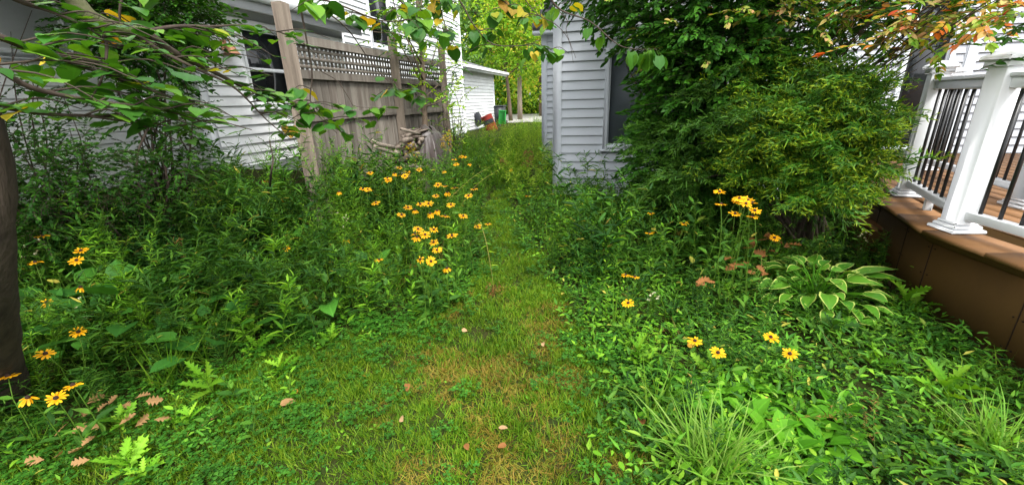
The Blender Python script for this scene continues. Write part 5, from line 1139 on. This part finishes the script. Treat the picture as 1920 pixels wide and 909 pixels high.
tag(mesh_obj('tarp', T(np.array(V), np.array(Fs).ravel(), np.full(len(Fs),4), np.zeros((len(V),2)), np.full(len(Fs), tarpm)), loc=(WXc,ty,gz)), 'creased dark brown plastic tarp draped over the right end of the woodpile', 'tarp')

# ---- leaning chair and wheeled bin before the garage
q = atZ(924,246,.42); cr = empty('tilted_chair', tuple(q), 'faded red and dark grey chair tipped back on the meadow before the garage', 'chair')
q = q+[0,0,-.02]; ux = np.array([.93,-.37,0]); upv = np.array([-.35,-.1,.93]); 
a = Acc(); w0 = .27; a.add(beam(q+[0,0,.0], q+upv*.62, .42, .05, redp, .015, up=(0,-1,0))); part('backrest', a, cr)
a = Acc(); a.add(beam(q+upv*.3+[0,-.035,.0], q+upv*.45+[0,-.035,0], .4, .02, dkp, .006, up=(0,-1,0))); part('back_panel', a, cr)
a = Acc(); a.add(beam(q, q+np.array([.12,-.5,.02]), .5, .06, redp, .015)); part('seat', a, cr)
for s in (-1,1): a = Acc(); a.add(beam(q+[s*.29,0,.22], q+[s*.29+.1,-.45,.24], .05, .04, dkp, .008)); a.add(beam(q+[s*.29,.02,-.1], q+[s*.29,.02,.24], .035, .035, dkp)); part('armrest', a, cr)
a = Acc(); a.add(beam(q+upv*.35+[-.34,.12,-.1], q+upv*.8+[-.38,.12,-.1], .3, .14, dkp, .02, up=(0,-1,0))); part('side_bag', a, cr)
q = atZ(936,236,.43); bn = empty('wheeled_bin', tuple(q), 'dark wheeled rubbish bin at the garage corner, left of the green one', 'bin')
a = Acc(); Vb = []
for z, s in ((0,.2),(.78,.26)):
    for x, y in ((-1,-1),(1,-1),(1,1),(-1,1)): Vb.append((q[0]+x*s, q[1]+y*s, q[2]+z))
a.add(T(np.array(Vb), np.array([(3,2,1,0),(4,5,6,7),(0,1,5,4),(1,2,6,5),(2,3,7,6),(3,0,4,7)]).ravel(), np.full(6,4), np.zeros((8,2)), np.array([binb]*6))); part('body', a, bn)
a = Acc(); a.add(box(q[0]-.29,q[1]-.29,q[2]+.781,q[0]+.29,q[1]+.29,q[2]+.83,binb,.02)); part('lid', a, bn)
for s in (-1,1): a = Acc(); a.add(tube([(q[0]+s*.24,q[1]+.24,q[2]+.1),(q[0]+s*.3,q[1]+.24,q[2]+.1)],.1,blackm,14)); part('wheel', a, bn)
q2 = atZ(941,237,.43); gb = empty('green_bin', tuple(q2), 'narrow bright green bin leaning beside the dark one', 'bin'); a = Acc(); a.add(beam(q2, q2+[.05,0,.6], .1, .3, bing, .02)); part('body', a, gb); a = Acc(); a.add(beam(q2+[.051,0,.602], q2+[.054,0,.635], .13, .34, bing, .01)); part('lid', a, gb)

# ---- far trees
def clumpT(m_, n=16, s=.16, r=.3):
    a = Acc(); P = RNG.normal(0, r*.5, (n,3)); addl(a, OVATE_LO, P, rdirs(n,-40,30), rv(.7,1.2,n)*s, rv(.5,.8,n)*s, m_, roll=.6); return a.T()
def far_tree(px, py, Yd, H, R, m_, lb, trunk_r=.14, lean=0, c0=.35, n=420, lf=.15, base_z=None, name='broadleaf_tree', tm=None, squash=.8, mix=None):
    p = atY(px, py, Yd); gz = float(G(p[0], Yd)) if base_z is None else base_z; b = np.array([p[0], Yd, gz]); r = empty(name, tuple(b), lb, 'tree'); 
    topp = b+[lean*H, 0, H*.9]; path = smooth_path([b, b+(topp-b)*.33+[rv(-.1,.1),0,0], b+(topp-b)*.66+[rv(-.15,.15),0,0], topp], 3); a = Acc(); a.add(tube(path, np.linspace(trunk_r, trunk_r*.25, len(path)), tm or bark, 8)); part('trunk', a, r, True)
    br = Acc(); cr_ = Acc(); vs = [clumpT(m_, s=lf) for _ in range(4)] + ([clumpT(mix, s=lf) for _ in range(2)] if mix else [])
    nb = 16
    for i in range(nb):
        t = c0+(1-c0)*(i+.5)/nb; s = along(path, [t])[0]; az = i*2.4+rv(-.3,.3); rad_ = R*(1-.55*abs(t-.6)/.6)*rv(.7,1.1); e = s+np.array([cos(az)*rad_, sin(az)*rad_, rad_*.45]); q_ = smooth_path([s, (s+e)/2+[0,0,rad_*.12], e],3); br.add(tube(q_, np.linspace(trunk_r*.35, .015, len(q_)), tm or bark, 5, False))
        k = n//nb; P = along(q_, .3+.75*RNG.random(k)*.95)+RNG.normal(0, R*.2, (k,3))*[1,1,squash]; put_sprays(cr_, vs, P, rdirs(k,-60,60), .8, 1.4)
    part('branches', br, r, True); part('crown', cr_, r, True); return r
far_tree(975,225,20.5,7.2,2.0,gfary,'yellowing tree with a straight pale trunk at the end of the passage',.13,tm=barkl,n=440,lf=.13,c0=.3,mix=gfar)
far_tree(958,232,19.5,5.0,1.3,gfar,'smaller tree with a darker leaning trunk beside the yellowing one',.1,-.02,n=260,lf=.12,c0=.42,mix=gfary)
far_tree(1015,225,24,7.5,2.4,gfary,'yellow-orange tree half hidden by the pale house corner',.14,n=440,lf=.16,c0=.12,mix=gfar)
far_tree(905,225,30,8.5,3.0,gfarb,'tall bluish-green tree rising over the garage roof',.2,n=400,lf=.2,c0=.25)
far_tree(945,225,31,6.5,3.0,gfar,'dense green tree behind the driveway',.2,n=800,lf=.2,c0=.08)
far_tree(1000,225,33,9.0,3.6,gfar,'green tree filling the gap behind the yellow ones',.2,n=480,lf=.22,c0=.08)
far_tree(870,225,36,9.5,3.4,gfarb,'pale bluish-green tree beyond the garage, left one',.2,n=380,lf=.24,c0=.25)
far_tree(1060,225,30,9.0,3.4,gfar,'green tree behind the pale house',.2,n=600,lf=.22,c0=.1)
far_tree(790,225,42,13,4.5,gfarb,'tall tree behind the white house',.25,n=600,lf=.26,c0=.25)
a = Acc(); 
for i in range(900):
    x = rv(-16,8); y = rv(28,34); a.add(clumpT(gfar,10,.2,.5) if i < 1 else hv_, None, None) if False else None
hc = [clumpT(gfar, 16, .2, .5), clumpT(g1, 16, .2, .5), clumpT(gfary, 16, .18, .5)]; n = 1500; X = rv(-16,6,n); Y = rv(27.6,33,n); Z = G(X,Y)+RNG.random(n)**1.2*(2.2+.9*np.sin(X*1.3)); put_sprays(a, hc, np.stack([X,Y,Z],1), rdirs(n,-60,60), .8, 1.5)
tag(mesh_obj('distant_undergrowth', a), kind='stuff')

# ---- redbud tree over the left of the path
rb = atZ(-45,690,.1); rb = np.array([rb[0]*.88, rb[1]*.88, 0]); rb[2] = float(G(rb[0],rb[1]))
rt = empty('redbud_tree', tuple(rb), 'heart-leaved tree with a dark trunk at the left edge, branches hanging into view', 'tree')
tp1 = atD(-52,500,2.3); tp2 = atD(-62,250,2.1); 
trunk = smooth_path([rb, (rb+tp1)/2+[0.0,0,0], tp1, tp2, tp2+[.05,-.05,.6], tp2+[.15,-.1,1.2]], 5)
a = Acc(); a.add(tube(trunk, np.interp(np.linspace(0,1,len(trunk)),[0,.12,.5,1],[.15,.11,.09,.07]), barkt, 14, jit=.12)); part('trunk', a, rt, True)
crotch = trunk[-1]
BR = Acc(); LF = Acc(); LY = Acc()
def heartleaf(P, az=None, L=.09, hang=.2, yellow=.06, el=(-25,10)):
    flat = el == (-12, 6); hang = .06 if flat else hang
    k = len(P); az_ = rv(-pi,pi,k) if az is None else az+RNG.normal(0,.8,k); e = np.radians(rv(*el,k)); D = np.stack([np.cos(az_)*np.cos(e), np.sin(az_)*np.cos(e), np.sin(e)],1); pet = rv(.02,.045,k)
    Q = P+D*pet[:,None]*.9+np.array([0,0,-.006]); 
    for i in range(k): BR.add(tube([P[i], Q[i]], .0009, gstem, 3, False))
    l = L*rv(.65,1.15,k); y = RNG.random(k) < yellow; D2 = D+[0,0,-hang]
    addl(LF, HEART, Q[~y], D2[~y], l[~y], l[~y]*rv(.9,1.05,(~y).sum()), gbud, roll=.14 if flat else .3)
    if y.any(): addl(LY, HEART, Q[y], D2[y], l[y], l[y]*.95, gbudy, roll=.3)
def branch(pts, r0, r1, leaves=0, m_=barkd, L=.085, t0=.1, twigs=0, tw_leaves=4, link=True, yellow=.05, el=(-25,10), az=None, twl=.22):
    if az is not None: el = (-12, 6); L *= .6; yellow *= .5; leaves = int(leaves*.8); twigs = int(twigs*.9)
    P = [atD(*q) for q in pts]; p = smooth_path(P, 5); BR.add(tube(p, np.linspace(r0, r1, len(p)), m_, 7 if r0 > .01 else 5))
    if link:
        s = p[0]; mid = (s+crotch)/2+[0,0,.25]; lp = smooth_path([crotch, mid, s+(s-p[3])*.25+[0,0,.05] if False else s], 5); BR.add(tube(lp, np.linspace(max(r0*1.3,.018), r0, len(lp)), m_, 6))
    if leaves: heartleaf(along(p, np.sort(rv(t0,1,leaves)))+RNG.normal(0,.006,(leaves,3)), L=L, yellow=yellow, el=el, az=az)
    for i in range(twigs):
        s = along(p, [rv(t0,1)])[0]; d = rdirs(1,-20,12)[0] if az is None else rdirs(1,-22,10,az,.9)[0]; l = twl*rv(.5,1.2); q = smooth_path([s, s+d*l*.5+[0,0,.015], s+d*l+[0,0,-.02]],3); BR.add(tube(q, np.linspace(.0028,.0012,len(q)), m_, 4)); heartleaf(along(q, rv(.15,1,tw_leaves)), L=L, yellow=yellow, el=el)
AZR = math.atan2(1.0, .45)
branch([(60,-90,1.9),(140,0,1.9),(175,35,1.9),(230,55,1.95),(275,62,2.0)], .024, .018, 0, barkm, twigs=0)
branch([(275,62,2.0),(330,100,2.1),(400,135,2.2),(470,170,2.35),(560,205,2.5)], .014, .003, 18, barkd, .085, .2, 16, 5, link=False, az=AZR)
branch([(270,60,2.0),(330,50,2.1),(400,50,2.2),(460,48,2.3),(530,62,2.4)], .008, .002, 14, barkd, .085, .3, 9, 4, link=False, az=AZR)
branch([(250,60,1.97),(300,95,2.0),(370,130,2.0),(440,165,2.05),(500,225,2.1),(545,262,2.1)], .008, .0015, 8, barkd, .085, .2, 9, 3, link=False, az=AZR)
branch([(175,35,1.9),(200,80,1.8),(190,150,1.75),(160,200,1.7)], .006, .002, 4, barkd, .08, .2, 4, 4, link=False)
branch([(-120,30,1.55),(0,70,1.55),(60,95,1.6),(170,130,1.65),(300,175,1.75),(420,225,1.8)], .01, .002, 26, barkd, .09, .15, 11, 4, az=AZR)
branch([(-120,90,1.5),(-20,120,1.5),(60,165,1.5),(180,190,1.55),(300,205,1.6),(395,232,1.65)], .009, .002, 22, barkd, .085, .1, 9, 4, az=AZR)
branch([(-120,170,1.6),(0,200,1.6),(100,215,1.6),(220,220,1.65),(330,240,1.7)], .008, .002, 16, barkd, .08, .1, 7, 3, az=AZR)
branch([(-80,-60,1.8),(30,0,1.8),(90,20,1.8),(160,50,1.8),(220,90,1.8)], .009, .002, 14, barkd, .085, .1, 9, 4, yellow=.12, az=AZR)
branch([(250,-70,2.2),(230,-10,2.2),(225,40,2.2),(245,80,2.2)], .007, .002, 6, barkd, .08, .2, 5, 4)
branch([(250,-60,2.3),(262,0,2.3),(268,60,2.35),(260,90,2.35)], .004, .0015, 0, barkm)
# hanging twigs in the middle
branch([(574,-60,2.5),(563,0,2.5),(572,60,2.5),(585,138,2.5),(582,189,2.5),(600,220,2.5),(632,250,2.5)], .006, .0015, 6, barkd, .08, .55, 4, 4, el=(-35,0))
branch([(555,-60,2.6),(574,0,2.6),(615,25,2.6),(654,58,2.6),(690,109,2.6),(720,145,2.6),(752,170,2.6)], .0055, .0015, 4, barkd, .075, .8, 0, 4)
branch([(585,110,2.5),(600,132,2.5),(632,152,2.5),(655,185,2.5),(669,200,2.5),(735,203,2.5)], .003, .001, 9, barkd, .075, .75, 0, 3, link=False)
branch([(745,165,2.6),(760,172,2.6),(800,185,2.6)], .002, .001, 8, barkd, .075, .0, 2, 4, link=False)
branch([(582,189,2.5),(620,235,2.5),(660,255,2.5)], .002, .001, 7, barkd, .07, .1, 0, 3, link=False)
branch([(540,-60,2.4),(590,-10,2.4),(650,15,2.45),(720,40,2.5),(790,35,2.55)], .007, .002, 8, barkd, .085, .3, 6, 3, el=(-40,0))
branch([(700,-70,2.7),(740,-10,2.7),(790,40,2.7),(850,60,2.7)], .006, .002, 6, barkd, .07, .2, 6, 4, el=(-50,0), yellow=.15)
branch([(800,-60,2.8),(860,0,2.8),(890,50,2.8),(930,85,2.8),(1010,85,2.8),(1035,95,2.8)], .006, .0015, 12, barkd, .07, .3, 7, 4, el=(-60,0), yellow=.15)
branch([(880,-60,3.0),(940,0,3.0),(985,30,3.0),(1030,25,3.0)], .006, .0015, 10, barkd, .075, .2, 7, 4, el=(-60,0), yellow=.15)
branch([(830,-60,3.0),(825,0,3.0),(835,50,3.0),(855,90,3.0)], .005, .0015, 8, barkd, .075, .2, 6, 4, el=(-60,0), yellow=.15)
branch([(1000,-70,2.4),(1034,0,2.4),(1050,18,2.4),(1069,27,2.4),(1108,42,2.4),(1154,81,2.35),(1185,92,2.3),(1232,93,2.25)], .0055, .0015, 0, barkd)
heartleaf(np.array([atD(x,y,2.28) for x,y in ((1178,90),(1190,94),(1200,90),(1210,92),(1215,88),(1222,93),(1230,92),(1234,95),(1205,86),(1108,45),(1120,55),(1130,60))]), az=None, L=.085, hang=.9, yellow=0, el=(-60,-20))
branch([(930,-80,2.5),(1000,20,2.5),(1040,45,2.5),(1066,75,2.5),(1075,118,2.5)], .003, .001, 0, barkd)
branch([(1047,20,2.4),(1064,40,2.4),(1062,60,2.4),(1080,110,2.4)], .002, .001, 0, barkd, link=False)
for i in range(8):
    e = np.array([rv(-2.6,-.9), rv(-.4,1.8), rv(3.0,3.9)]); q = smooth_path([crotch, (crotch+e)/2+[0,0,.25], e], 4); BR.add(tube(q, np.linspace(.03,.006,len(q)), bark, 6)); k = 60
    heartleaf(along(q, rv(.3,1,k))+RNG.normal(0,.3,(k,3))*[1,1,.45], L=.1, yellow=.04)
part('branches', BR, rt, True); part('crown', LF, rt, True); part('yellow_leaves', LY, rt, True)
